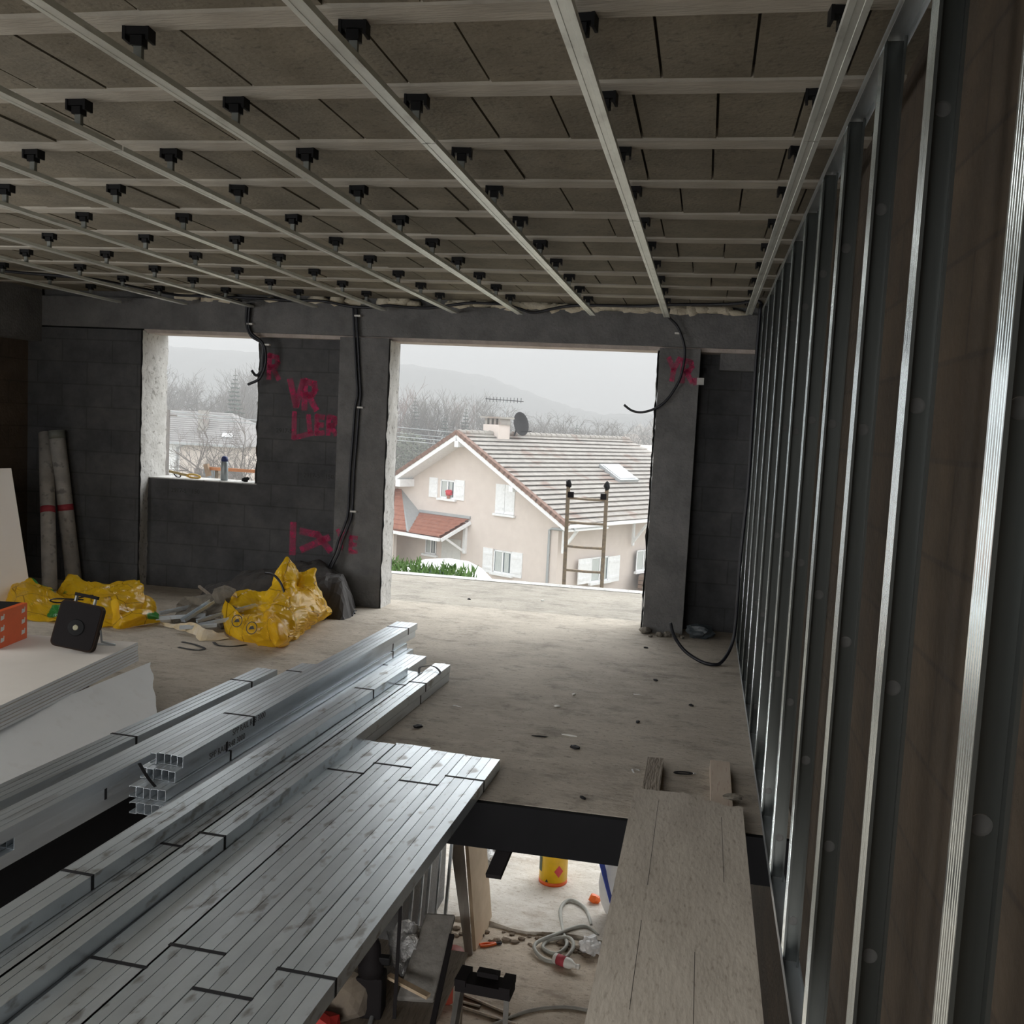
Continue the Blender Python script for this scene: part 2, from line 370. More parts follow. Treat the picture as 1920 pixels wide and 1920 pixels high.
for y in ALLJ:
    q = [(-.05, 2.622), (.05, 2.622), (.052, 2.668), (-.052, 2.668)]
    MB().add([(XL, y + a, b) for a, b in q] + [(XR, y + a, b) for a, b in q], [(0, 1, 5, 4), (1, 2, 6, 5), (2, 3, 7, 6), (3, 0, 4, 7), (0, 3, 2, 1), (4, 5, 6, 7)]).build('ceiling_beam', M_joist, ceil)
# far wall: columns, beam, infill
m = MB()
m.box(XL - .2, -4.97, 8.0, 8.42, 0, 2.3)                         # left pier
m.box(-4.97, -3.06, 8.12, 8.40, 0, .985)                          # under the window
m.box(-3.89, -3.06, 8.12, 8.40, .985, 2.3)                        # right of the window
m.box(-.12, XR + .2, 8.26, 8.42, 0, 2.3)                          # right recess
wb = struct(m.build('wall_far', M_wallb), 'dark concrete-block wall around the window and the wide opening')
m = MB().box(XL - .2, XR + .2, 8.0, 8.42, 2.315, 2.58)
m.box(XL - .2, XR + .2, 8.06, 8.42, 2.58, 2.75)
m.build('lintel_beam', M_conc, wb)
MB().box(-4.97, XR + .2, 8.045, 8.30, 2.283, 2.316).build('lintel_soffit', M_lint, wb)
MB().box(-3.10, -2.665, 7.985, 8.30, 0, 2.3).build('column', M_conc, wb)
MB().box(-.405, -.085, 7.985, 8.30, 0, 2.3).build('column', M_conc, wb)
MB().box(.07, .47, 8.10, 8.30, 2.15, 2.305).build('block', M_conc, wb)
# rough plaster skins on the jambs
def rough_skin(x, y0, y1, z0, z1, face, seed):
    ny, nz = 8, 70; vs = []; fs = []
    for j in range(nz + 1):
        for i in range(ny + 1):
            y = y0 + (y1 - y0) * i / ny; z = z0 + (z1 - z0) * j / nz
            d = .012 * noise.noise(Vector((y * 9, z * 7, seed))) + .008 * noise.noise(Vector((y * 30, z * 26, seed)))
            e = .012 * noise.noise(Vector((seed, z * 11, 3))) if i in (0, ny) else 0
            vs.append((x + face * (.006 + d), y + e, z))
    fs = [(j * (ny + 1) + i, j * (ny + 1) + i + 1, (j + 1) * (ny + 1) + i + 1, (j + 1) * (ny + 1) + i) for j in range(nz) for i in range(ny)]
    return MB().add(vs, fs)
rough_skin(-2.655, 7.98, 8.245, 0, 2.285, 1, 1).build('jamb_plaster', M_jamb, wb, True)
rough_skin(-4.955, 7.995, 8.41, .0, 2.30, 1, 2).build('jamb_plaster', M_jamb, wb, True)
rough_skin(-.415, 7.99, 8.30, 0, 2.285, -1, 3).build('jamb_plaster', M_jamb, wb, True)
rough_skin(-3.90, 8.125, 8.40, .985, 2.285, -1, 4).build('jamb_plaster', M_jamb, wb, True)
MB().box(-4.95, -3.895, 8.125, 8.43, .985, .995).build('window_sill', M_jamb, wb)
# expanding foam along the top of the beam
m = MB()
x = -4.6
while x < .3:
    if rnd.random() < (.9 if x > -1.9 else .35):
        m.blob((x, 8.03, 2.62 - rnd.random() * .03), (.06 + rnd.random() * .06, .05, .025 + rnd.random() * .035), rnd.random() * 50, .5, 2, 2.5)
    x += .085
m.build('foam_seal', M_foam, wb, True)
# other walls
m = MB()
for (y0, y1, z0, z1) in ((YB, 0, 0, 2.75), (4.4, 8.3, 0, 2.75), (0, 4.4, 0, .65), (0, 4.4, 2.35, 2.75)): m.box(XL - .3, XL, y0, y1, z0, z1)  # opening added out of view to let fill light in
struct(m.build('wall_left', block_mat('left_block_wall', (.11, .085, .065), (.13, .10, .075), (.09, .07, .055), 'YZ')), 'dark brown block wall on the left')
struct(MB().box(XL, XL + .14, YB, 8.0, 2.17, 2.64).build('trim_left_beam', M_conc), 'concrete beam along the top of the left wall')
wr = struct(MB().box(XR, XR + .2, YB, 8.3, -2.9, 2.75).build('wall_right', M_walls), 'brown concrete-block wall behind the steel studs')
m = MB()
for (x0, x1, z0, z1) in ((XL - .3, -5.1, 0, 2.75), (-.7, XR + .2, 0, 2.75), (-5.1, -.7, 0, .65), (-5.1, -.7, 2.35, 2.75)): m.box(x0, x1, YB - .2, YB, z0, z1)  # opening added behind the camera to let sky light in
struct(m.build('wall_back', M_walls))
# pink spray marks and block stamps on the far wall
def spray(strokes, y, wd=.035):
    m = MB()
    for st in strokes:
        P = [Vector((a, y, b)) for a, b in st]
        for a, b in zip(P[:-1], P[1:]):
            d = (b - a).normalized(); n_ = Vector((-d.z, 0, d.x)) * wd * .5; a2 = a - d * wd * .3; b2 = b + d * wd * .3
            m.quad(a2 - n_, b2 - n_, b2 + n_, a2 + n_)
    return m.build('spray_mark', M_pink, wb)
def R_(x, z, h): return [[(x, z), (x, z + h)], [(x, z + h), (x + .35 * h, z + h * .92), (x + .4 * h, z + h * .7), (x + .3 * h, z + h * .52), (x, z + h * .48)], [(x + .15 * h, z + h * .48), (x + .45 * h, z)]]
def V_(x, z, h): return [[(x, z + h), (x + .28 * h, z)], [(x + .28 * h, z), (x + .55 * h, z + h)]]
def E_(x, z, h): return [[(x, z), (x, z + h)], [(x, z + h), (x + .4 * h, z + h * .95)], [(x, z + h * .5), (x + .35 * h, z + h * .5)], [(x, z), (x + .42 * h, z + .05 * h)]]
def Y_(x, z, h): return [[(x, z + h), (x + .25 * h, z + .5 * h)], [(x + .5 * h, z + h), (x + .25 * h, z + .5 * h), (x + .2 * h, z)]]
spray(R_(-3.80, 1.93, .2), 8.117, .045)
spray(V_(-3.60, 1.70, .22)[::-1] + R_(-3.46, 1.68, .24), 8.117, .055)
spray([[(-3.55, 1.64), (-3.55, 1.42), (-3.38, 1.47)], [(-3.42, 1.62), (-3.40, 1.48)]] + E_(-3.34, 1.47, .15) + R_(-3.23, 1.47, .15), 8.117, .045)
spray([[(-3.53, .66), (-3.53, .40)], [(-3.45, .60), (-3.30, .58), (-3.18, .45)], [(-3.44, .44), (-3.2, .56)]], 8.117, .06)
spray(Y_(-3.06, .49, .16) + E_(-2.94, .47, .13), 7.982, .035)
spray(Y_(-.33, 2.05, .17) + R_(-.215, 2.04, .17) + [[(-.12, 2.06), (-.11, 2.03)]], 7.982, .04)
for bx, bz, s_ in ((-3.72, 1.46, '2917-5'), (-3.45, 1.08, '2917-5   150'), (-4.72, .87, '2917-5   150')):
    text('block_stamp', s_, .055, M_print, frame((1, 0, 0), (0, 0, 1), (0, -1, 0), (bx, 8.118, bz)), wb)
MB().box(-.10, -.045, 7.975, 7.985, 2.02, 2.075).build('plaster_lump', M_jamb, wb)
# lower level
struct(MB().box(-4.5, 1.2, YB, 8.02, -2.95, -2.72).build('floor_lower_dirt', M_dirt), 'packed dirt floor of the level below, seen through the hole')
m = MB(); n_ = 40
pts = [(-4.5 + 5.7 * i / n_, 8.02 + .10 * noise.noise(Vector((i * .33, 1, 2))) - .12 * (i / n_ - .7)) for i in range(n_ + 1)]
for (xa, ya), (xb, yb) in zip(pts[:-1], pts[1:]):
    m.add([(xa, ya, -2.95), (xb, yb, -2.95), (xb, yb, -2.69), (xa, ya, -2.69), (xa, 11.5, -2.95), (xb, 11.5, -2.95), (xb, 11.5, -2.69), (xa, 11.5, -2.69)],
          [(0, 1, 2, 3), (3, 2, 6, 7), (4, 7, 6, 5)])
struct(m.build('floor_lower_slab', M_low), 'pale rough slab of the level below with a broken edge')
struct(MB().box(-2.7, -2.40, YB, 7.0, -2.95, -.2).build('wall_lower_left', pm('shade_black_wall', (.025, .025, .026), (.035, .034, .033), 5, .95)))  # near-black colour painted in as shade, to darken the gap above
struct(MB().box(-4.7, .7, YB - .2, YB, -2.95, -2.2).build('wall_lower_back', M_conc))  # kept low: unseen gap added above it to light the lower level
struct(MB().box(-2.6, -2.06, 7.0, 8.35, -2.95, -.2).build('wall_lower_pier', M_conc), 'grey concrete pier below the slab')
struct(MB().box(XR, XR + .2, 8.3, 9.9, -2.95, -.2).build('wall_lower_right', M_conc))

# ------------------------------------------------------------------ ceiling rails and hangers
RX = [.25, -.36, -.94, -1.54, -2.10, -2.70, -3.27, -3.90, -4.49, -5.12]
REND = [7.48, 7.80, 7.83, 7.90, 7.95, 7.92, 7.83, 7.95, 7.90, 7.89]
RSPL = [3.14, 4.29, 3.14, 4.35, 3.21, 4.35, 3.20, 4.35, 3.2, 4.3]
NTH = ['rightmost', 'second', 'third', 'fourth', 'fifth', 'sixth', 'seventh', 'eighth', 'ninth', 'leftmost']
def RN(i): return NTH[i] + (' ceiling rail' if i in (0, 9) else ' ceiling rail from the right')
def rail_mesh(name, x, y0, y1):
    q = [(-.0235, .017), (-.0235, .0), (-.009, 0), (-.0065, .0025), (.0065, .0025), (.009, 0), (.0235, 0), (.0235, .017), (.0185, .017), (.0222, .0155),
         (.0222, .0013), (-.0222, .0013), (-.0222, .0155), (-.0185, .017)]
    o = MB().prism(q, 0, y1 - y0).build(name, M_rail, None, loc=(x, y0, 2.52)); return o
for i, x in enumerate(RX):
    tilt = [.004, .003, .001, -.001, 0, .001, 0, 0, 0, 0][i]
    a = rail_mesh('furring_rail', x, RSPL[i] + .004, REND[i]); b = rail_mesh('furring_rail', x, -1.0, RSPL[i] - .004)
    tag(a, 'far length of the %s, pale galvanised steel' % RN(i), 'ceiling rail', 'furring rails under the ceiling')
    tag(b, 'near length of the %s, pale galvanised steel' % RN(i), 'ceiling rail', 'furring rails under the ceiling')
def make_hanger():
    t = thing('rail_hanger', 'x', 'hanger', (0, 0, 0), 0, 'black hangers clipped to the ceiling beams')
    m = MB().box(-.030, .030, -.020, .020, -.020, 0)
    m.box(-.036, -.028, -.022, .022, -.034, 0).box(.028, .036, -.022, .022, -.034, 0)
    m.box(-.016, .016, -.018, .018, -.046, -.022)
    m.build('clip', M_black, t)
    s = MB().box(-.011, .011, -.008, .008, -.088, -.046)
    s.box(-.017, .017, -.014, .014, -.098, -.083).build('stem', M_grey, t)
    return t
hang = None
NJ = len(JY)
for i, x in enumerate(RX):
    for j, y in enumerate(JY):
        v = Vector(RM[0]).dot(Vector((x, y, .95))) / -Vector(RM[2]).dot(Vector((x, y, .95)))
        vv = Vector(RM[1]).dot(Vector((x, y, .95))) / -Vector(RM[2]).dot(Vector((x, y, .95)))
        if abs(v) > .56 or vv > .56 or y > REND[i]: continue
        if hang is None: hang = make_hanger(); h = hang
        else: h = copy_tree(hang)
        h.location = (x, y + .035, 2.622); h.rotation_euler = (0, 0, rnd.uniform(-.15, .15))
        h['label'] = 'black hanger on the %s rail%s, %s beam from far wall' % (NTH[i], '' if i in (0, 9) else ' from right', ORD(NJ - 1 - j))

# ------------------------------------------------------------------ steel stud partition on the right
SX = .34
def holed_web(m, y, x0, x1, z0, z1, holes, n=16):
    """flat web in the plane Y=y with round holes (xc, zc, r)"""
    hs = sorted(holes, key=lambda h: h[1]); z = z0
    for xc, zc, r in hs:
        a, b = zc - r * 1.3, zc + r * 1.3
        if a > z: m.quad((x0, y, z), (x1, y, z), (x1, y, a), (x0, y, a))
        out = []; inn = []
        for k in range(n):
            t = 2 * PI * k / n; c, s = math.cos(t), math.sin(t)
            inn.append((xc + r * c, y, zc + r * s))
            sc = 1 / max(abs(c), abs(s)); ox = (x1 - xc if c > 0 else xc - x0) * c * sc; oz = r * 1.3 * s * sc
            out.append((xc + ox, y, zc + oz))
        o = len(m.v); m.v += out + inn; m.f += [(o + k, o + (k + 1) % n, o + n + (k + 1) % n, o + n + k) for k in range(n)]; m.mi += [0] * n
        z = b
    m.quad((x0, y, z), (x1, y, z), (x1, y, z1), (x0, y, z1)); return m
ZT = 2.555
def stud_channel(face, off):
    """C channel: web at y=0, flanges towards +face"""
    m = MB(); f = face; t = .0008; hl = []; w0 = 0
    for k in range(5):
        hl += [(.026, .135 + off + .515 * k, .0145), (.022, .105 + off + .515 * k - (.0), .0042)]
    holed_web(m, f * .0006, .0005, .047, .004, ZT, [(a, b - (.0 if r > .01 else .012), r) for a, b, r in hl])
    L = .0345
    m.box(.0472, .048, min(0, f * L), max(0, f * L), .004, ZT)          # back flange
    m.box(0, .006, f * L - t / 2, f * L + t / 2, .004, ZT)              # lips
    m.box(.042, .048, f * L - t / 2, f * L + t / 2, .004, ZT)
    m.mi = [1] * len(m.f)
    m.box(0, t, min(0, f * L), max(0, f * L), .004, ZT)                 # bright knurled front flange
    for k in range(3):
        yy = f * (.006 + .010 * k); m.box(-.0006, 0, yy - .0016, yy + .0016, .004, ZT)
    return m
def make_stud(off):
    t = thing('double_stud', 'x', 'steel stud', (0, 0, 0), 0, 'back-to-back steel studs along the right wall')
    stud_channel(-1, off).build('channel', [M_stud, M_web_shade], t); stud_channel(1, off + .02).build('channel', [M_stud, M_web_shade], t)
    for k in range(5):
        z = .135 + off + .515 * k
        MB().lathe([(.0142, -.0004), (.0142, .0002), (.011, .0006)], 16, Matrix.Translation((.026, -.0012, z)) @ Matrix.Rotation(PI / 2, 4, 'X')).build('knockout', M_knock, t)
    return t
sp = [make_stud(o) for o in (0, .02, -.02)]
used = [False] * 3
SY = [1.275 + .597 * k for k in range(12)]
for k, y in enumerate(SY):
    q = k % 3; o = sp[q] if not used[q] else copy_tree(sp[q]); used[q] = True
    o.location = (SX, y, 0)
    o['label'] = ('tall galvanised double stud at the right edge of the photo, nearest of the row' if k == 0 else
                  'tall galvanised double stud, %s in the row from the near end' % ORD(k) if k < 11 else 'tall galvanised double stud against the far wall, last of the row')
u = [(-.0015, 0), (.05, 0), (.05, .03), (.0492, .03), (.0492, .0009), (-.0007, .0009), (-.0007, .03), (-.0015, .03)]
tag(MB().prism(u, .3, 8.0).build('floor_track', M_galv, None, loc=(SX, 0, .001)), 'bright U-shaped steel floor track under the row of studs', 'steel track')
u2 = [(a, -b) for a, b in u]
tag(MB().prism(u2, .3, 8.0).build('ceiling_track', M_galv, None, loc=(SX, 0, 2.562)), 'U-shaped steel top track over the row of studs', 'steel track')

# ------------------------------------------------------------------ steel profile bundles on the floor
def c_sec(wd, h, lip=.006, t=.0011):
    """C section opening to the left, web on the right side"""
    return [(0, 0), (0, h), (-wd, h), (-wd, h - lip), (-wd + t, h - lip), (-wd + t, h - t), (-t, h - t), (-t, t), (-wd + t, t), (-wd + t, lip), (-wd, lip), (-wd, 0)]
def bundle(label, x, y, z, slope, L, n, wd, h, straps, mat=None, group='strapped bundles of galvanised steel profiles', jit=.006, lip=.006, gap=.0024):
    t = thing('profile_bundle', label, 'bundle of steel profiles', (x, y, z), -math.atan(slope), group)
    for k in range(n):
        q = [(a - k * (wd + gap), b) for a, b in c_sec(wd, h, lip)]
        MB().prism(q, -L + rnd.uniform(-jit, jit), rnd.uniform(-jit, jit)).build('profile', mat or M_galv, t)
    W = n * (wd + gap)
    for s_ in straps:
        m = MB(); e = .0012; b = .0075
        sk = rnd.uniform(-.01, .01)
        for (x0, x1, z0, z1) in ((-W - e, e, h, h + e), (0.0002, e, -.0, h), (-W - e, -W - .0002, 0, h)):
            m.box(x0, x1, s_ - b, s_ + b, z0, z1)
        m.build('strap', M_strap, t)
    return t
# the flat four on the right, bridging the hole
for k, (x, y, st) in enumerate(((-1.375, 4.475, (-.43, -2.07)), (-1.205, 4.485, (-.30, -1.955)), (-1.025, 4.445, (-.43, -2.10)), (-.852, 4.428, (-.295, -1.93)))):
    bundle(['flat bundle of wide dusty studs beside the taller packs, leftmost of four',
            'flat bundle of wide dusty studs, second from left of the four over the hole',
            'flat bundle of wide dusty studs, third from left of the four over the hole',
            'flat bundle of wide dusty studs at the hole edge, rightmost of the four'][k],
           x, y, .004, .034, 3.55, 4, .0425, .052, st, M_galv2)
# the low packs between
bundle('upper narrow steel bundle ending farthest right, beside the flat bundles', -1.484, 5.911, .056, .0425, 5.0, 3, .0325, .049, (-.49, -2.75), M_galv2)
bundle('lower narrow steel bundle under the one ending farthest right', -1.486, 5.90, .004, .0425, 5.0, 3, .0325, .049, (-.56,))
bundle('narrow steel bundle with a strap offcut lying on its far end', -1.588, 5.66, .056, .0425, 4.8, 3, .0325, .049, (-.32, -2.62), M_galv2)
bundle('lower steel bundle poking out behind the strap offcut', -1.586, 5.84, .004, .0425, 5.0, 4, .0325, .049, ())
bundle('raised narrow bundle lying against the tall stack of rails', -1.657, 5.55, .108, .049, 4.7, 3, .034, .047, (-.54, -2.88), M_galv2)
bundle('low bundle of rails whose end shows right of the tall stack', -1.69, 6.08, .052, .044, 4.4, 4, .034, .05, ())
bundle('bottom bundle of rails under the raised narrow bundle', -1.72, 5.98, .002, .044, 5.0, 3, .034, .048, ())
# the tall stack of rails
TS = .037
st1 = bundle('shiny printed bundle of rails topping the tall stack', -1.925, 6.64, .146, TS, 3.0, 5, .0285, .0452, (-.19, -2.4))
st2 = bundle('printed bundle of rails second from the top of the tall stack', -1.93, 6.62, .098, TS, 3.03, 5, .031, .0452, (-.46, -2.62))
st3 = bundle('bundle of rails third from the top of the tall stack', -1.928, 6.42, .05, TS, 2.92, 5, .031, .0452, (-.28, -2.4))
st4 = bundle('bundle of rails at the bottom of the tall stack', -1.895, 6.46, .002, TS, 3.0, 5, .031, .0452, (-.5,))
for o, y0, z in ((st1, -2.60, .013), (st2, -2.77, .010)):
    text('printed_text', 'SPP RAIL R48 3000', .040, M_ink2, frame((0, 1, 0), (0, 0, 1), (1, 0, 0), (.0006, y0, z)), o)
# the pack left of it
bundle('shiny rail bundle left of the tall stack, on the shaded lower one', -2.155, 5.45, .098, .0545, 2.65, 4, .031, .046, (-.2,))
bundle('shaded rail bundle under the shiny one, left of the tall stack', -2.165, 5.35, .05, .0545, 2.4, 4, .031, .047, (-1.9,))
bundle('bottom rail bundle on the floor, left of the tall stack', -2.16, 5.5, .002, .0545, 2.9, 4, .031, .047, ())
# punched studs at the left
bundle('bluish bundle of punched studs along the plasterboard, upper one', -2.418, 5.39, .056, .057, 3.2, 4, .0290, .048, (-.30, -1.36), M_galv, gap=.004)
bundle('bluish bundle of punched studs along the plasterboard, lower one', -2.415, 5.30, .002, .057, 3.2, 4, .0290, .048, (-.28, -1.30), M_galv, gap=.004)
# loose strap pieces
def strap_piece(label, pts, group=None, r=.007, mat=None, name='strap_offcut', cat='strap offcut'):
    m = MB()
    for a, b in zip(pts[:-1], pts[1:]): m.bar(a, b, r * 2, .0015)
    return tag(m.build(name, mat or M_strap), label, cat, group)
strap_piece('bent black strap offcut lying on the far end of the steel bundles', spline([(-1.60, 5.60, .112), (-1.62, 5.70, .125), (-1.55, 5.74, .128), (-1.49, 5.68, .113), (-1.485, 5.62, .109)], 4))
strap_piece('black strap end sticking up from the near end of the tall stack', spline([(-2.09, 3.52, .10), (-2.14, 3.54, .13), (-2.20, 3.58, .165)], 3))

# ------------------------------------------------------------------ plasterboard, lamp, box
PA = math.atan(.116 - .01)
pile = Vector((-3.06, 4.95, 0))
for k in range(7):
    tp = thing('plasterboard_sheet', ('top sheet of the plasterboard pile, carrying the flood lamp' if k == 6 else 'bottom sheet of the plasterboard pile' if k == 0 else
               'plasterboard sheet in the pile, %s from the bottom' % ORD(k)), 'plasterboard sheet', (pile.x + rnd.uniform(-.004, .004), pile.y + .006 * (3 - k) * .3, .196 + k * .0160), PA, 'stacked plasterboard sheets')
    MB().box(-1.2, 0, -2.5, 0, .0124, .0130).build('face_paper', M_gyps, tp)
    MB().box(-1.2, -.0004, -2.5, -.0004, .0, .0123).build('board', M_gypw, tp)
for nm, yy in (('front', -.35), ('middle', -1.25), ('near', -2.2)):
    o = MB().box(-1.15, -.12, yy - .04, yy + .04, 0, .196).build('timber_block', M_wood, None, loc=pile)
    o.rotation_euler = (0, 0, PA); tag(o, '%s timber block carrying the plasterboard pile' % nm, 'timber block')
# leaning offcut with a torn right end
a, b, c, d = Vector((-2.985, 4.955, .197)), Vector((-2.66, 4.50, .004)), Vector((-2.66, 2.2, .004)), Vector((-2.985, 2.2, .197))
n_ = (b - a).cross(d - a).normalized() * -.0125
if n_.x < 0: n_ = -n_
edge = []
for i in range(15):
    t = i / 14; edge.append(a.lerp(b, t) + Vector((0, 1, 0)) * (.022 * noise.noise(Vector((t * 6, 4, 1)))))
m = MB(); vs = [p for p in edge] + [c, d]; vs2 = [p - n_ for p in vs]; k = len(vs)
m.add(vs + vs2, [tuple(range(k)), tuple(range(2 * k - 1, k - 1, -1))] + [(i, (i + 1) % k, k + (i + 1) % k, k + i) for i in range(k)])
lean = tag(m.build('plasterboard_offcut', M_gypw), 'white plasterboard offcut leaning from the pile to the steel bundles, torn right end', 'plasterboard offcut')
# white board leaning far left
a, b = Vector((-5.27, 6.97, 0)), Vector((-5.47, 6.97, 1.08))
m = MB(); e = Vector((-.30, -1.2, 0)); th = Vector((.012, -.003, 0))
m.add([a, b, b + e, a + e, a + th, b + th, b + e + th, a + e + th], [(0, 1, 2, 3), (4, 5, 6, 7), (0, 1, 5, 4), (1, 2, 6, 5), (2, 3, 7, 6), (3, 0, 4, 7)])
tag(m.build('leaning_board', pm('ivory_board', (.88, .82, .77), (.90, .85, .80), 3, .8)), 'pale plasterboard piece leaning up at the left edge of the photo', 'plasterboard piece')
# flood lamp on the pile
fl = thing('flood_lamp', 'dark square work flood lamp standing on the plasterboard pile', 'flood lamp', (-3.24, 4.63, .3055), .18)
def rrect(w_, h_, r, n=6):
    p = []
    for cx, cz, a0 in ((w_ - r, h_ - r, 0), (-w_ + r, h_ - r, 90), (-w_ + r, -h_ + r, 180), (w_ - r, -h_ + r, 270)):
        for k in range(n + 1):
            t = math.radians(a0 + 90 * k / n); p.append((cx + r * math.cos(t), cz + r * math.sin(t)))
    return p
T = Matrix.Translation((.02, 0, .139)) @ Euler((math.radians(-14), math.radians(9), 0)).to_matrix().to_4x4()
MB().prism(rrect(.115, .125, .03), -.02, .025, T).build('lamp_body', M_lampb, fl)
MB().prism(rrect(.108, .118, .028), -.0225, -.0205, T).build('glass', M_dark, fl)
MB().lathe([(.045, 0), (.042, .004), (.02, .006)], 24, T @ Matrix.Translation((0, -.0225, -.01)) @ Matrix.Rotation(PI / 2, 4, 'X')).build('reflector', M_black, fl)
MB().lathe([(.015, 0), (.013, .003), (.0, .004)], 16, T @ Matrix.Translation((0, -.0285, -.01)) @ Matrix.Rotation(PI / 2, 4, 'X')).build('led_chip', M_bulb, fl)
m = MB().box(-.055, -.047, -.006, .02, .12, .155, T).box(.047, .055, -.006, .02, .12, .155, T); hb = m.build('handle_bracket', M_curt, fl)
MB().box(-.06, .062, -.008, .022, .155, .172, T).build('handle', M_dark, fl)
m = MB().tube([T @ Vector((.118, .01, 0)), T @ Vector((.118, .07, -.06)), Vector((.16, .14, .012)), Vector((.0, .15, .008)), Vector((-.10, .14, .010)), T @ Vector((-.118, .07, -.06)), T @ Vector((-.118, .01, 0))], .006, 6)
m.build('stand', M_zinc, fl)
strap_c = MB().tube(spline([T @ Vector((-.02, .025, .14)), (-.12, .05, .27), (-.17, .08, .25), (-.12, .10, .24), (.03, .06, .29), (.08, .04, .30)], 4), .004, 6); strap_c.build('cable', M_black, fl)
# orange box
bx = thing('cardboard_box', 'orange and black cardboard box standing on the plasterboard pile at the left edge', 'box', (-3.655, 4.80, .3055), .16)
MB().box(-.032, .0, -.30, 0, 0, .20).build('orange_panel', M_orange, bx)
MB().box(-.25, -.0325, -.30, 0, 0, .20).build('black_panel', M_dark, bx)
for k in range(3):
    for yy in (-.27, -.06):
        m = MB(); z0 = .03 + .06 * k
        m.add([(.0008, yy, z0), (.0008, yy + .035, z0 + .004), (.0008, yy + .04, z0 + .03), (.0008, yy + .03, z0 + .034), (.0008, yy + .028, z0 + .022), (.0008, yy + .004, z0 + .026)], [(0, 1, 2, 3, 4, 5)])
        m.add([(-.030, -.3008, z0), (-.008, -.3008, z0 + .003), (-.006, -.3008, z0 + .03), (-.014, -.3008, z0 + .034), (-.016, -.3008, z0 + .024), (-.028, -.3008, z0 + .026)], [(0, 1, 2, 3, 4, 5)])
        m.build('white_mark', M_white, bx)

# ------------------------------------------------------------------ cardboard tubes
for k, (b0, t0, r, lab) in enumerate((((-5.49, 7.50, 0), (-5.86, 7.93, 1.34), .062, 'dusty long cardboard tube with a red band, left of the two leaning in the corner'),
                                     ((-5.52, 7.88, 0), (-5.73, 7.90, 1.37), .068, 'dusty long cardboard tube with a red band, right of the two leaning in the corner'))):
    b0, t0 = Vector(b0), Vector(t0); d = t0 - b0
    th = thing('cardboard_tube', lab, 'cardboard tube', b0)
    q = d.to_track_quat('Z', 'Y').to_matrix().to_4x4(); L = d.length
    MB().lathe([(r, .0), (r, L), (r * .86, L), (r * .86, L - .1)], 24, q).build('tube', M_tube, th, True)
    MB().lathe([(r * 1.004, L * .48), (r * 1.004, L * .52)], 24, q).build('red_band', M_red, th, True)
    if k: MB().lathe([(r * 1.03, L - .07), (r * 1.03, L + .004), (r * .9, L + .004), (r * .9, L - .05)], 24, q).build('cap', M_grey, th, True)
    for s_ in range(2):
        z0 = L * (.38 - .1 * s_ - .06 * k)
        P = q @ Vector((-.0, -r * 1.01, z0))
        MB().add([q @ Vector((-.03, -r * .9 - .006, z0)), q @ Vector((.03, -r * .9 - .006, z0)), q @ Vector((.02, -r * 1.005, z0 + .07)), q @ Vector((-.01, -r * 1.02, z0 + .075))], [(0, 1, 2, 3)]).build('arrow_print', M_print, th)

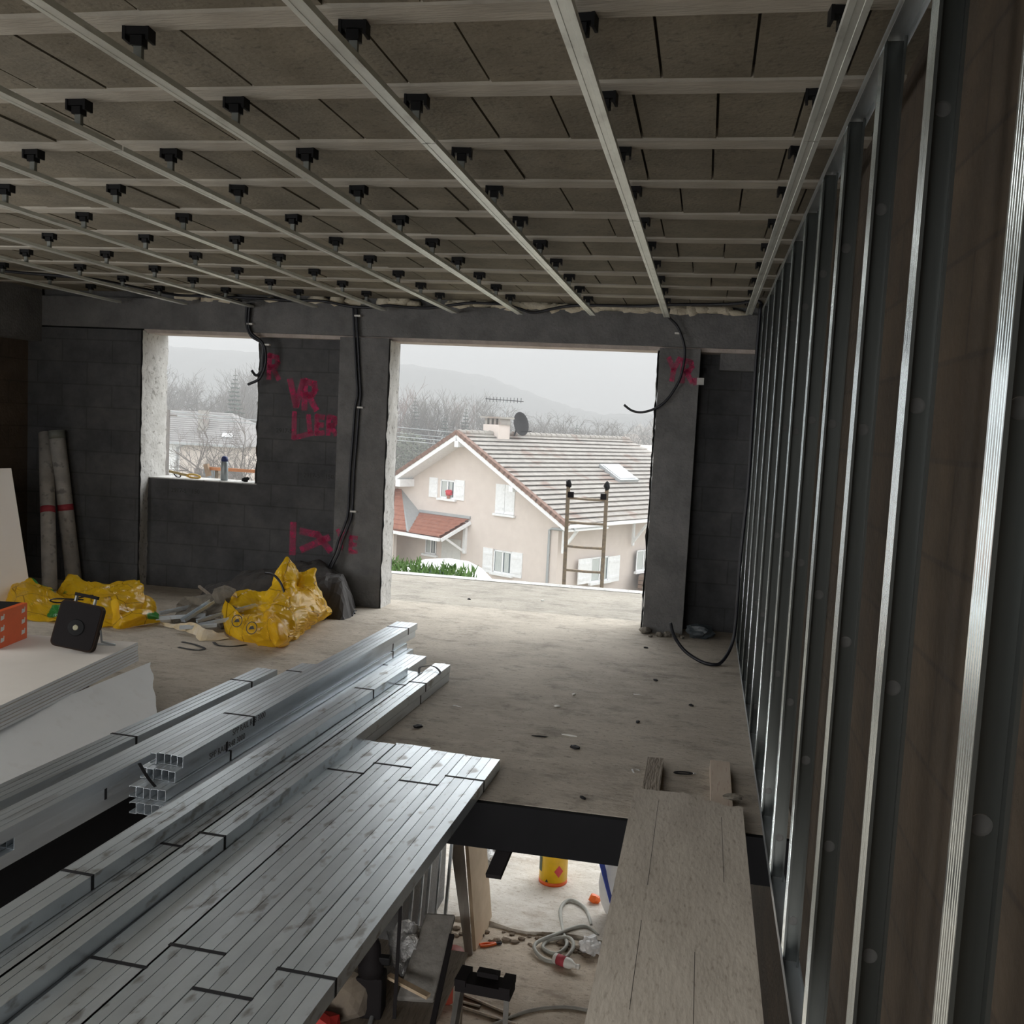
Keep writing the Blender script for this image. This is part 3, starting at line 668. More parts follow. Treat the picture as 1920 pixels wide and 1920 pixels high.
# ------------------------------------------------------------------ yellow bags and rubble
def bumps(x, y, L):
    h = 0
    for cx, cy, rx, ry, hh, p in L:
        d = ((x - cx) / rx) ** 2 + ((y - cy) / ry) ** 2
        if d < 1: h = max(h, hh * (1 - d ** p))
    return h
def crumple(label, x0, x1, y0, y1, L, seed, step=.024, amp=.07, name='yellow_bag', cat='yellow bag', mat=None, flaps=()):
    t = thing(name, label, cat, ((x0 + x1) / 2, (y0 + y1) / 2, 0))
    ox, oy = (x0 + x1) / 2, (y0 + y1) / 2
    nx, ny = int((x1 - x0) / step), int((y1 - y0) / step); H = {}; vs = []; idx = {}; fs = []
    for j in range(ny + 1):
        for i in range(nx + 1):
            x = x0 + (x1 - x0) * i / nx; y = y0 + (y1 - y0) * j / ny
            wx = x + .07 * noise.noise(Vector((x * 7, y * 7, seed))); wy = y + .07 * noise.noise(Vector((x * 7, y * 7, seed + 9)))
            h = bumps(wx, wy, L)
            if h > 0:
                d1 = noise.voronoi(Vector((x * 6.5, y * 6.5, seed + h * 4)))[0]; d2 = noise.voronoi(Vector((x * 15, y * 15, seed + 4 + h * 9)))[0]
                c = (d1[1] - d1[0]) + .45 * (d2[1] - d2[0])
                h = max(.006, h * .82 + (c - .35) * amp * .85 * min(1, h / .10))
            H[i, j] = h
            vs.append((x - ox + .025 * noise.noise(Vector((x * 17, y * 17, seed + 1))), y - oy + .03 * noise.noise(Vector((x * 15, y * 15, seed + 3))) , h))
    for j in range(ny):
        for i in range(nx):
            k = [(i, j), (i + 1, j), (i + 1, j + 1), (i, j + 1)]
            if max(H[a] for a in k) > 0:
                q = [a[1] * (nx + 1) + a[0] for a in k]; fs += [(q[0], q[1], q[2]), (q[0], q[2], q[3])]
    use = sorted({a for f in fs for a in f}); mp = {a: n for n, a in enumerate(use)}
    MB().add([vs[a] for a in use], [tuple(mp[a] for a in f) for f in fs]).build('film', mat or M_yell, t)
    for P, wv in flaps:        # curved upright sheets: rim edges of the open bag
        P = spline([(p[0] - ox, p[1] - oy, p[2]) for p in P], 6); m = MB(); k = len(P); rows = 5; vv = []
        for r_ in range(rows):
            for i, p in enumerate(P):
                q = r_ / (rows - 1); hgt = wv[0] + (wv[1] - wv[0]) * i / (k - 1)
                nz = noise.noise(Vector((i * .5, r_ * .9, seed)))
                vv.append((p.x + .035 * nz * (.4 + q) + wv[2] * q, p.y + .03 * noise.noise(Vector((i * .45, r_, seed + 5))) + wv[3] * q, p.z + hgt * q * (1 + .25 * noise.noise(Vector((i * .6, 3, seed))))))
        fl_ = [(r_ * k + i, r_ * k + i + 1, (r_ + 1) * k + i + 1, (r_ + 1) * k + i) for r_ in range(rows - 1) for i in range(k - 1)]
        o = m.add(vv, fl_).build('flap', mat or M_yell, t)
        so = o.modifiers.new('film', 'SOLIDIFY'); so.thickness = .003
    return t
BAG = {
    'right_front': [[(-3.505, 6.85, 0.203), (-3.265, 6.6, 0.154), (-3.071, 6.5, 0.181), (-2.952, 6.55, 0.268), (-2.895, 6.65, 0.295), (-2.835, 6.85, 0.328)], [(-3.503, 6.8, 0.097), (-3.229, 6.45, 0.098), (-2.993, 6.3, 0.126), (-2.848, 6.3, 0.207), (-2.797, 6.5, 0.212), (-2.779, 6.95, 0.223)], [(-3.444, 6.7, 0.007), (-3.202, 6.4, 0.033), (-2.927, 6.25, 0.059), (-2.77, 6.25, 0.092), (-2.754, 6.5, 0.131), (-2.764, 7.05, 0.137)], [(-3.363, 6.568, 0.004), (-3.172, 6.424, 0.004), (-2.921, 6.298, 0.004), (-2.818, 6.433, 0.004), (-2.891, 6.988, 0.004), (-2.912, 7.547, 0.004)]],
    'right_back': [[(-3.548, 6.95, 0.2), (-3.472, 7.1, 0.228), (-3.292, 7.1, 0.239), (-3.208, 7.1, 0.398), (-3.141, 7.15, 0.518), (-3.071, 7.15, 0.418), (-3.038, 7.2, 0.397), (-2.95, 7.2, 0.43), (-2.939, 7.2, 0.38)], [(-3.538, 6.95, 0.15), (-3.43, 7.0, 0.16), (-3.266, 7.0, 0.173), (-3.182, 7.05, 0.29), (-3.066, 7.0, 0.398), (-3.015, 7.05, 0.324), (-2.932, 7.0, 0.318), (-2.896, 7.1, 0.326), (-2.862, 7.15, 0.267)], [(-3.493, 6.9, 0.08), (-3.345, 6.85, 0.102), (-3.193, 6.85, 0.123), (-3.065, 6.8, 0.224), (-2.939, 6.75, 0.283), (-2.888, 6.8, 0.263), (-2.833, 6.85, 0.268), (-2.797, 6.95, 0.254), (-2.795, 7.1, 0.188)], [(-3.405, 6.8, 0.044), (-3.297, 6.8, 0.053), (-3.144, 6.75, 0.076), (-3.018, 6.7, 0.157), (-2.879, 6.65, 0.198), (-2.767, 6.6, 0.197), (-2.737, 6.75, 0.172), (-2.742, 6.95, 0.156), (-2.748, 7.1, 0.108)]],
    'right_tail': [[(-3.018, 6.5, 0.224), (-2.892, 6.35, 0.231), (-2.812, 6.3, 0.21), (-2.762, 6.28, 0.143)], [(-2.915, 6.3, 0.182), (-2.785, 6.12, 0.202), (-2.73, 6.12, 0.185), (-2.718, 6.2, 0.126)], [(-2.857, 6.25, 0.084), (-2.757, 6.1, 0.106), (-2.711, 6.1, 0.103), (-2.704, 6.2, 0.079)], [(-2.858, 6.344, 0.004), (-2.831, 6.32, 0.004), (-2.811, 6.364, 0.004), (-2.804, 6.439, 0.004)]],
    'farleft': [[(-5.445, 6.95, 0.195), (-5.361, 7.0, 0.203), (-5.252, 7.05, 0.147), (-5.092, 7.0, 0.106), (-4.9, 6.9, 0.065)], [(-5.374, 6.8, 0.115), (-5.092, 6.65, 0.145), (-4.929, 6.65, 0.117), (-4.778, 6.6, 0.096), (-4.708, 6.65, 0.061)], [(-5.339, 6.75, 0.032), (-4.963, 6.5, 0.065), (-4.808, 6.5, 0.046), (-4.691, 6.5, 0.04), (-4.619, 6.55, 0.037)], [(-5.148, 6.544, 0.004), (-4.88, 6.405, 0.004), (-4.705, 6.38, 0.004), (-4.589, 6.372, 0.004), (-4.522, 6.445, 0.004)]],
    'left_back': [[(-5.136, 7.1, 0.069), (-5.181, 7.3, 0.183), (-5.046, 7.35, 0.151), (-4.846, 7.35, 0.135), (-4.649, 7.35, 0.169), (-4.542, 7.35, 0.182)], [(-5.043, 7.0, 0.036), (-5.019, 7.1, 0.123), (-4.849, 7.1, 0.111), (-4.656, 7.1, 0.113), (-4.521, 7.15, 0.121), (-4.419, 7.2, 0.144)], [(-4.932, 6.9, 0.004), (-4.828, 6.9, 0.007), (-4.687, 6.9, 0.019), (-4.523, 6.9, 0.033), (-4.338, 6.9, 0.049), (-4.294, 7.0, 0.056)], [(-4.827, 6.8, 0.004), (-4.699, 6.75, 0.004), (-4.618, 6.8, 0.004), (-4.456, 6.8, 0.004), (-4.274, 6.8, 0.004), (-4.231, 6.9, 0.015)]],
    'left_front': [[(-4.875, 6.8, 0.004), (-4.678, 6.75, 0.088), (-4.595, 6.9, 0.172), (-4.479, 6.9, 0.152), (-4.403, 7.0, 0.185), (-4.349, 7.1, 0.191)], [(-4.744, 6.65, 0.004), (-4.516, 6.55, 0.062), (-4.394, 6.6, 0.129), (-4.293, 6.65, 0.125), (-4.244, 6.75, 0.133), (-4.229, 6.9, 0.143)], [(-4.699, 6.6, 0.004), (-4.467, 6.5, 0.019), (-4.313, 6.5, 0.056), (-4.213, 6.55, 0.06), (-4.167, 6.65, 0.066), (-4.166, 6.8, 0.073)], [(-4.562, 6.426, 0.004), (-4.379, 6.386, 0.004), (-4.232, 6.393, 0.004), (-4.142, 6.454, 0.004), (-4.119, 6.59, 0.004), (-4.162, 6.788, 0.004)]],
    'left_flap': [[(-4.281, 6.55, 0.172), (-4.22, 6.55, 0.181), (-4.173, 6.5, 0.093), (-4.043, 6.55, 0.123), (-3.973, 6.6, 0.112), (-3.945, 6.65, 0.077)], [(-4.238, 6.5, 0.067), (-4.154, 6.45, 0.096), (-4.086, 6.4, 0.071), (-3.981, 6.45, 0.095), (-3.938, 6.55, 0.08), (-3.911, 6.6, 0.057)], [(-4.145, 6.372, 0.004), (-4.101, 6.372, 0.004), (-4.081, 6.421, 0.004), (-4.047, 6.56, 0.004), (-4.002, 6.666, 0.004), (-3.977, 6.721, 0.004)]],
    'left_lump': [[(-4.291, 6.95, 0.095), (-4.277, 7.0, 0.135), (-4.22, 7.0, 0.118), (-4.152, 6.95, 0.056)], [(-4.198, 6.8, 0.07), (-4.118, 6.75, 0.102), (-4.089, 6.8, 0.079), (-4.082, 6.85, 0.029)], [(-4.123, 6.696, 0.004), (-4.067, 6.678, 0.004), (-4.05, 6.752, 0.004), (-4.063, 6.835, 0.004)]],
    'dirty': [[(-3.915, 6.6, 0.037), (-3.775, 6.6, 0.021), (-3.582, 6.5, 0.073), (-3.403, 6.35, 0.071), (-3.336, 6.5, 0.028)], [(-3.927, 6.637, 0.004), (-3.723, 6.525, 0.004), (-3.557, 6.442, 0.004), (-3.396, 6.287, 0.004), (-3.239, 6.394, 0.004)]],
}
def resample(P, k):
    rows = [spline(r_, k) for r_ in P]; n = len(rows[0]); cols = [spline([r_[i] for r_ in rows], k) for i in range(n)]
    return [[cols[i][j] for i in range(n)] for j in range(len(cols[0]))]
def sheet(key, name, parent, seed, amp=.034, k=10, mat=None):
    G = resample(BAG[key], k); m = MB(); nr, nc = len(G), len(G[0]); vs = []; o = parent.location
    for j in range(nr):
        for i in range(nc):
            p = G[j][i]; u = G[j][min(i + 1, nc - 1)] - G[j][max(i - 1, 0)]; v = G[min(j + 1, nr - 1)][i] - G[max(j - 1, 0)][i]
            nn = u.cross(v); nn = nn.normalized() if nn.length > 1e-9 else Vector((0, -1, 0))
            q = p * 5.5 + Vector((seed, seed * 2, 0)); d1 = noise.voronoi(q)[0]; d2 = noise.voronoi(p * 13 + Vector((0, seed, seed)))[0]
            c = (d1[1] - d1[0]) * 1.1 + .45 * (d2[1] - d2[0]) - .45
            p = p + nn * amp * c + Vector((noise.noise(p * 9), noise.noise(p * 9 + Vector((5, 5, 5))), .6 * noise.noise(p * 9 + Vector((9, 1, 4))))) * amp * .9
            p.z = max(.003, p.z); vs.append(p - o)
    m.add(vs, [(j * nc + i, j * nc + i + 1, (j + 1) * nc + i + 1, (j + 1) * nc + i) for j in range(nr - 1) for i in range(nc - 1)])
    return m.build(name, mat or M_yell, parent)
rb = thing('yellow_bag', 'large crumpled yellow plastic bag, right one, in front of the column', 'yellow bag', (-3.05, 6.7, 0))
sheet('right_front', 'front_film', rb, 3); sheet('right_back', 'back_film', rb, 5, .036); sheet('right_tail', 'rolled_end', rb, 8, .022)
lb = thing('yellow_bag', 'crumpled yellow plastic bag behind the flood lamp, with green print', 'yellow bag', (-4.4, 6.8, 0))
sheet('left_back', 'back_film', lb, 12); sheet('left_front', 'front_film', lb, 15); sheet('left_flap', 'torn_flap', lb, 17, .014); sheet('left_lump', 'film_lump', lb, 19, .016)
fb = thing('yellow_bag', 'crumpled yellow plastic bag at the far left, beside the leaning board', 'yellow bag', (-5.2, 6.7, 0))
sheet('farleft', 'film', fb, 23)
df = thing('yellow_film', 'flattened dirty yellow film between the two yellow bags', 'plastic film', (-3.55, 6.5, 0))
sheet('dirty', 'film', df, 31, .02, 9, pm('dirty_film', (.62, .48, .25), (.70, .62, .50), 7, .5))
crumple('dark grey sack slumped against the wall behind the yellow bag', -4.15, -2.75, 7.2, 7.96,
        [(-3.55, 7.75, .5, .32, .36, 1.6), (-3.25, 7.8, .42, .28, .46, 1.6), (-2.98, 7.6, .22, .28, .40, 1.8), (-3.9, 7.7, .25, .3, .2, 1.6)], 41, .03, .05, 'grey_sack', 'sack', M_sack)
# letters on the left bag, circles on the right one
text('printed_letters', 'IS', .11, M_print, frame((1, -.1, 0), (0, .25, .97), (-.1, -.97, .25), (-.24, -.255, .03)), lb)
for (x, y, z, r) in ((-.12, -.335, .15, .045), (.065, -.485, .145, .045)):
    m = MB(); n_ = 20; T = frame((1, -.2, 0), (0, .35, .94), (-.2, -.94, .35), (x, y, z))
    for k in range(n_):
        a0, a1 = 2 * PI * k / n_, 2 * PI * (k + 1) / n_
        m.add([(r * math.cos(a0), r * math.sin(a0), 0), (r * math.cos(a1), r * math.sin(a1), 0), (r * .86 * math.cos(a1), r * .86 * math.sin(a1), 0), (r * .86 * math.cos(a0), r * .86 * math.sin(a0), 0)], [(0, 1, 2, 3)], T)
    m.add([(-.5 * r, -.3 * r, 0), (.5 * r, -.1 * r, 0), (.2 * r, .4 * r, 0), (-.3 * r, .2 * r, 0)], [(0, 1, 2, 3)], T)
    m.build('printed_circle', M_print, rb)
tag(MB().tube(spline([(-3.25, 6.98, .40), (-3.16, 6.93, .40), (-3.08, 6.88, .355), (-3.03, 6.85, .28)], 5), .009, 8).build('black_hose', M_cable), 'short black curved hose end on the right yellow bag', 'hose')
# rubble pile
RB = [(-3.60, 7.0, .115, .085, 'pale lump of broken concrete on top of the rubble'), (-3.72, 7.35, .17, .07, 'flat brownish lump at the back of the rubble'), (-3.62, 6.85, .08, .06, 'small grey stone left of the yellow bag'),
      (-3.46, 6.72, .07, .06, 'small pale stone touching the right yellow bag'), (-3.95, 7.3, .15, .06, 'dark lump at the left back of the rubble'), (-3.75, 7.0, .1, .06, 'grey lump in the middle of the rubble')]
for k, (x, y, r, h, lab) in enumerate(RB):
    zz = .12 if k == 0 else 0
    tag(MB().blob((0, 0, h * .8), (r * .75, r * .7, h), k * 3 + 1, .6, 2, 1.6).build('stone', M_stone, None, loc=(x, y, zz)), lab, 'stone')
tag(MB().blob((0, 0, .05), (.33, .3, .12), 77, .5, 3, 2.5).build('rubble_heap', M_stone, None, loc=(-3.66, 7.05, 0)), 'low heap of crushed rubble between the yellow bags', 'rubble', None, 'stuff')
SC = [((-3.62, 6.62, .05), (-3.30, 6.95, .14), 'galvanised offcut slanting up towards the right yellow bag'), ((-3.56, 6.52, .04), (-3.28, 6.70, .10), 'second steel offcut slanting towards the yellow bag'),
      ((-3.95, 6.62, .04), (-3.62, 6.75, .07), 'steel offcut lying across the green film'), ((-3.72, 6.60, .05), (-3.62, 6.85, .16), 'wide bent steel offcut in front of the rubble'),
      ((-4.0, 6.75, .05), (-3.82, 6.95, .09), 'thin white strip left in the rubble'), ((-3.66, 6.45, .03), (-3.42, 6.55, .05), 'short steel offcut in front of the scrap heap')]
for k, (a, b, lab) in enumerate(SC):
    m = MB(); wd = .05 if k == 3 else .03
    m.bar(a, b, wd, .002); d = (Vector(b) - Vector(a)).normalized(); s_ = d.cross(Vector((0, 0, 1))).normalized() * wd / 2
    for sg in (-1, 1): m.bar(Vector(a) + s_ * sg + Vector((0, 0, .012)), Vector(b) + s_ * sg + Vector((0, 0, .012)), .002, .024)
    tag(m.build('steel_offcut', M_galv), lab, 'steel offcut')
tag(MB().bar((-3.95, 7.25, .20), (-3.62, 7.0, .12), .02, .015).build('wood_stick', M_wood), 'thin brown stick lying on the rubble', 'stick')
strap_piece('black strap loop on the floor below the dirty yellow film', spline([(-3.50, 6.20, .004), (-3.40, 6.17, .004), (-3.26, 6.08, .004), (-3.30, 6.02, .004), (-3.44, 6.05, .004)], 4), r=.011)
strap_piece('black strap piece on the floor close to the right yellow bag', spline([(-3.30, 6.28, .004), (-3.22, 6.20, .004), (-3.12, 6.22, .004), (-3.06, 6.30, .004)], 4), r=.011)
for k in range(5):
    a = Vector((-3.02 + .06 * k, 7.66 + .02 * k, .012)); b = a + Vector((rnd.uniform(-.1, .12), -.16 - .05 * rnd.random(), -.003))
    tag(MB().tube([a, (a + b) / 2 + Vector((0, 0, .02)), b], .006, 6).build('cable_end', M_cable), 'dark cable end at the foot of the left column, %s from left' % ORD(k), 'cable end', 'cable ends at the column foot')
# crumbs along the right column
for k, (x, y, r) in enumerate(((-.38, 7.93, .045), (-.26, 7.86, .03), (-.2, 7.88, .035), (-.13, 7.90, .03), (-.33, 7.80, .018), (-.08, 7.85, .02))):
    tag(MB().blob((0, 0, r * .5), (r, r, r * .7), k + 30, .5, 2, 2).build('stone', M_stone, None, loc=(x, y, 0)), 'mortar crumb at the right column foot, %s' % (('largest, at its left corner', 'second, left of the middle', 'third, at the middle', 'under the hose end', 'small one in front of the row', 'small one at the right end')[k]), 'stone', 'mortar crumbs at the right column')
tag(MB().blob((0, 0, .05), (.11, .07, .06), 91, .4, 3, 2).build('film_scrap', pm('greyish_film', (.07, .085, .095), (.045, .055, .065), 9, .4), None, loc=(.06, 7.95, 0)), 'crumpled greyish film in the dark recess by the right column', 'film scrap')

# ------------------------------------------------------------------ cables
def cable(label, pts, r=.0115, clips=(), pts2=None):
    t = thing('conduit', label, 'cable conduit', pts[0])
    o = Vector(pts[0])
    MB().tube([Vector(p) - o for p in spline(pts, 6)], r, 8).build('sheath', M_cable, t, True)
    if pts2: MB().tube([Vector(p) - o for p in spline(pts2, 6)], r, 8).build('sheath', M_cable, t, True)
    for c in clips:
        c = Vector(c) - o
        m = MB().box(c.x - .022, c.x + .030, c.y - .02, c.y + .016, c.z - .007, c.z + .007); m.build('clip', M_white, t)
    return t
cable('black conduit draped under the ceiling along the top of the far beam', [(.33, 7.30, 2.57), (.29, 7.36, 2.606), (.15, 7.5, 2.600), (-.05, 7.6, 2.602), (-.315, 7.65, 2.60), (-.48, 7.72, 2.596), (-.62, 7.78, 2.598), (-.95, 7.83, 2.602), (-1.14, 7.9, 2.60), (-1.29, 7.93, 2.575), (-1.44, 7.95, 2.545),
      (-1.53, 7.95, 2.565), (-1.67, 7.93, 2.60), (-1.80, 7.9, 2.603), (-1.95, 7.9, 2.603), (-2.1, 7.94, 2.59), (-2.31, 7.95, 2.56), (-2.50, 7.95, 2.56), (-2.68, 7.95, 2.57), (-2.83, 7.95, 2.55), (-3.02, 7.95, 2.555), (-3.25, 7.95, 2.59), (-3.55, 7.95, 2.59), (-3.84, 7.95, 2.6), (-4.3, 7.92, 2.6)])
cable('black conduit crossing under the ceiling at the far left', [(-5.5, 6.5, 2.585), (-5.27, 6.59, 2.585), (-5.07, 6.69, 2.585), (-4.88, 6.79, 2.585), (-4.69, 6.93, 2.585), (-4.60, 7.36, 2.585), (-4.49, 7.75, 2.585), (-4.17, 7.8, 2.585), (-3.98, 7.93, 2.56)])
colp = [(-2.961, 7.97, 2.56), (-2.936, 7.97, 2.267), (-2.911, 7.97, 2.0), (-2.895, 7.97, 1.82), (-2.905, 7.97, 1.70), (-2.914, 7.97, 1.458), (-2.928, 7.97, 1.15), (-2.933, 7.97, .817), (-2.953, 7.95, .70), (-2.992, 7.93, .58), (-3.017, 7.91, .465), (-3.071, 7.90, .34), (-3.12, 7.88, .2), (-3.08, 7.82, .02)]
cable('pair of black conduits clipped down the front of the left column', colp, .011, ((-2.95, 7.978, 2.479), (-2.897, 7.978, 1.712), (-2.925, 7.978, .823)),
      [(x - .028 if i < 4 else x - .036, y, z) for i, (x, y, z) in enumerate(colp[:-1])] + [(-3.16, 7.80, .015)])
cable('black conduit end hanging from the ceiling across the right column and the opening', [(-.35, 7.9, 2.60), (-.35, 7.93, 2.54), (-.28, 7.95, 2.47), (-.226, 7.95, 2.355), (-.207, 7.95, 2.25), (-.223, 7.95, 2.10), (-.258, 7.95, 2.0), (-.326, 7.955, 1.89), (-.41, 7.962, 1.82), (-.514, 7.985, 1.784), (-.60, 8.02, 1.793), (-.668, 8.02, 1.837)], .010, ((-.275, 7.97, 2.417),))
cable('black conduits hanging by the top right corner of the left window', [(-3.919, 7.96, 2.56), (-3.934, 7.97, 2.393), (-3.902, 7.97, 2.303), (-3.811, 7.97, 2.238), (-3.774, 7.97, 2.171), (-3.766, 7.97, 2.057), (-3.793, 7.97, 1.965), (-3.831, 7.97, 1.908), (-3.924, 7.97, 1.863)], .012, ((-3.924, 7.98, 2.383), (-3.766, 7.985, 2.211)),
      [(-3.945, 7.96, 2.56), (-3.955, 7.97, 2.40), (-3.91, 7.97, 2.285), (-3.80, 7.97, 2.215), (-3.79, 7.97, 2.10), (-3.80, 7.97, 1.99), (-3.86, 7.99, 1.945), (-3.905, 8.0, 1.985)])
cable('long black conduit running down beside the far studs and curling up off the floor', [(.315, 7.18, 2.56), (.312, 7.18, 2.3), (.312, 7.18, 2.0), (.315, 7.18, 1.7), (.318, 7.18, 1.45), (.316, 7.18, 1.2), (.306, 7.18, .95), (.300, 7.18, .74), (.300, 7.18, .5), (.300, 7.18, .3), (.288, 7.17, .16),
      (.255, 7.12, .07), (.205, 7.04, .015), (.15, 6.99, .012), (.07, 7.02, .02), (-.024, 7.08, .055), (-.084, 7.1, .105), (-.135, 7.1, .179), (-.163, 7.1, .263)], .0125)

# ------------------------------------------------------------------ planks over the hole, scraps on the floor
m = MB(); n_ = 24
fe = [4.22 + .03 * noise.noise(Vector((i * .5, 0, 1))) - (.055 if i > 15 else 0) - (.03 if i > 19 else 0) for i in range(n_ + 1)]
xs = [-.205 + .46 * i / n_ for i in range(n_ + 1)]
top = [(x, y, .075) for x, y in zip(xs, fe)] + [(.255, 1.0, .075), (-.215, 1.0, .075)]
bot = [(x, y, .046) for x, y, z in top]; k = len(top)
m.add(top + bot, [tuple(range(k)), tuple(range(2 * k - 1, k - 1, -1))] + [(i, (i + 1) % k, k + (i + 1) % k, k + i) for i in range(k)])
for gx, ya, yb in ((-.095, 3.3, 4.1), (-.10, 2.55, 3.05), (.07, 1.0, 2.9), (.165, 3.4, 4.0)): m.box(gx - .0008, gx + .0008, ya, yb, .0748, .0753, None, 1)
tag(m.build('formwork_plank', [M_plank, M_strap]), 'wide dirty formwork plank laid across the stairwell hole beside the stud wall', 'plank')
tag(MB().box(-.175, -.098, 3.9, 4.74, .001, .0455).build('timber_bearer', M_wood), 'dark timber piece sticking out under the left corner of the wide plank', 'timber piece')
tag(MB().box(.125, .218, 3.9, 4.80, .001, .0455).build('timber_bearer', pm('fresh_cut_wood', (.52, .42, .33), (.60, .51, .42), 4, .8, stretch=(7, 1, 1), speck=(.35, .2, .15), spscale=8)), 'pale timber piece sticking out under the right part of the wide plank', 'timber piece')
tag(MB().blob((0, 0, .01), (.045, .022, .012), 5, .6, 2, 2).build('plaster_crumb', M_stone, None, loc=(.215, 4.22, .075)), 'crumbling plaster bit on the far right corner of the wide plank', 'plaster crumb')
CH = [(-1.79, 5.34, 'shiny curled metal clip on the floor, nearest the far end of the steel bundles', 0), (-1.66, 5.19, 'bright folded metal chip right of the curled clip', 0), (-1.40, 4.93, 'dark angular chip beside the low steel bundles', 1),
      (-1.27, 5.36, 'bright twisted metal sliver in the middle of the floor', 0), (-.75, 5.59, 'tiny white chip on the open floor', 2), (-.76, 5.0, 'dark flat pebble left of the long sliver', 1), (-.61, 5.07, 'long pale sliver lying on the open floor', 2),
      (-.55, 4.88, 'dark splinter just in front of the long pale sliver', 1), (-.27, 5.44, 'dark flat chip on the floor right of the middle', 1), (-.28, 6.01, 'small bright fold of wire on the floor right of the middle', 0), (-.23, 4.6, 'bright chip left of the dark timber piece', 0),
      (-.43, 4.21, 'dark pebble at the rim of the stairwell hole', 1), (-.69, 5.88, 'pale crumb on the floor in line with the ladder', 2), (-.34, 7.38, 'dark pebble in front of the right column', 1), (-.22, 6.42, 'small dark chip on the floor nearer than the right column', 1),
      (.02, 5.9, 'dark pebble on the floor close to the studs', 1), (-2.05, 8.75, 'dark flat stone out on the terrace', 1), (-1.4, 9.0, 'small stone out on the terrace, in line with the ladder', 2)]
for k, (x, y, lab, ty) in enumerate(CH):
    if ty == 0:
        P = spline([(0, 0, .004), (.025, .012, .012), (.05, -.005, .007), (.045, -.025, .004)], 3); m = MB()
        a = rnd.random() * 6; T = Matrix.Rotation(a, 4, 'Z')
        for p, q in zip(P[:-1], P[1:]): m.bar(T @ p, T @ q, .008, .0012)
        o = m.build('metal_chip', M_foil, None, loc=(x, y, .001))
    else:
        r = (.022, .012, .008) if 'long' not in lab else (.05, .006, .005)
        if 'splinter' in lab or 'angular' in lab: r = (.035, .02, .012)
        o = MB().blob((0, 0, r[2] * .6), r, k, .5, 1, 2).build('floor_chip', M_strap if ty == 1 else M_white, None, loc=(x, y, 0)); o.rotation_euler = (0, 0, rnd.random() * 3)
    tag(o, lab, 'scrap')
kf = thing('carabiner_clip', 'small black oval clip with a shiny tip between the two timber pieces', 'clip', (.0, 4.68, .006), .2)
MB().tube([(.045 * math.cos(2 * PI * k / 14), .014 * math.sin(2 * PI * k / 14), 0) for k in range(15)], .0035, 6).build('loop', M_strap, kf)
MB().tube([(.045, 0, 0), (.062, -.004, 0)], .004, 6).build('tip', M_foil, kf)

# ------------------------------------------------------------------ level below
ZL = -2.72
bk = thing('paint_bucket', 'yellow drum with a dark green panel and a red diamond on the pale floor below', 'bucket', (-1.155, 8.99, -2.69), math.radians(-8))
MB().lathe([(.135, 0), (.135, .34), (.138, .345), (.138, .36), (.128, .36)], 32).build('drum', plain('yellow_drum', (.85, .52, .015), .35), bk, True)
MB().lathe([(.1365, 0), (.1365, .035)], 32).build('base_band', plain('red_band', (.75, .12, .02), .5), bk, True)
def patch(a0, a1, z0, z1, r=.1362, n=6):
    m = MB()
    for k in range(n):
        p, q = a0 + (a1 - a0) * k / n, a0 + (a1 - a0) * (k + 1) / n
        m.quad((r * math.cos(p), r * math.sin(p), z0), (r * math.cos(q), r * math.sin(q), z0), (r * math.cos(q), r * math.sin(q), z1), (r * math.cos(p), r * math.sin(p), z1))
    return m
D = math.radians
patch(D(-178), D(-128), .12, .26).build('green_panel', plain('dark_green', (.05, .07, .04), .5), bk)
patch(D(-178), D(-128), .262, .30).build('green_strip', plain('lime_strip', (.25, .35, .03), .5), bk)
m = MB(); T = Matrix.Rotation(D(-52), 4, 'Z') @ Matrix.Translation((.137, 0, .15))
m.add([(0, 0, -.06), (-.006, .045, 0), (0, 0, .06), (-.006, -.045, 0)], [(0, 1, 2, 3)], T); m.build('warning_diamond', plain('red_label', (.70, .07, .08), .5), bk)
m = MB(); T = Matrix.Rotation(D(-100), 4, 'Z') @ Matrix.Translation((.1372, 0, .04)); m.add([(0, -.016, 0), (0, .016, 0), (0, 0, .03)], [(0, 1, 2)], T); m.build('warning_triangle', M_print, bk)
wsk = thing('paper_sack', 'white sack with a broad blue stripe beside the wide plank, on the floor below', 'sack', (-.50, 8.5, -2.69))
MB().blob((0, 0, .28), (.17, .14, .34), 12, .12, 3, 1.5).build('sack_body', pm('white_paper', (.78, .78, .77), (.66, .66, .66), 5, .8), wsk, True)
MB().bar((-.17, -.11, .56), (-.02, -.165, .14), .07, .01).build('blue_stripe', M_blue, wsk)
tag(MB().blob((0, 0, .035), (.06, .05, .04), 3, .4, 2, 2).build('cap', plain('orange_plastic', (.9, .17, .03), .4), None, loc=(-.72, 8.68, -2.69)), 'orange plastic bit at the foot of the white and blue sack', 'plastic bit')
hz = -2.70
tag(MB().tube(spline([(-.70, 8.25, hz), (-.78, 8.5, hz + .02), (-.93, 8.62, hz + .03), (-1.0, 8.45, hz + .02), (-.93, 8.1, hz), (-.86, 7.85, hz + .02), (-.93, 7.72, hz), (-1.05, 7.78, hz), (-1.02, 7.92, hz), (-.86, 7.95, hz + .03), (-.80, 7.80, hz + .03), (-.88, 7.62, hz), (-1.03, 7.62, hz), (-1.12, 7.78, hz + .02), (-.95, 8.02, hz + .02), (-.76, 8.2, hz + .02), (-.62, 8.1, hz)], 6), .016, 8).build('coiled_hose', pm('grey_hose', (.42, .42, .38), (.34, .34, .31), 9, .6), None, True), 'loosely coiled grey hose on the floor below', 'hose')
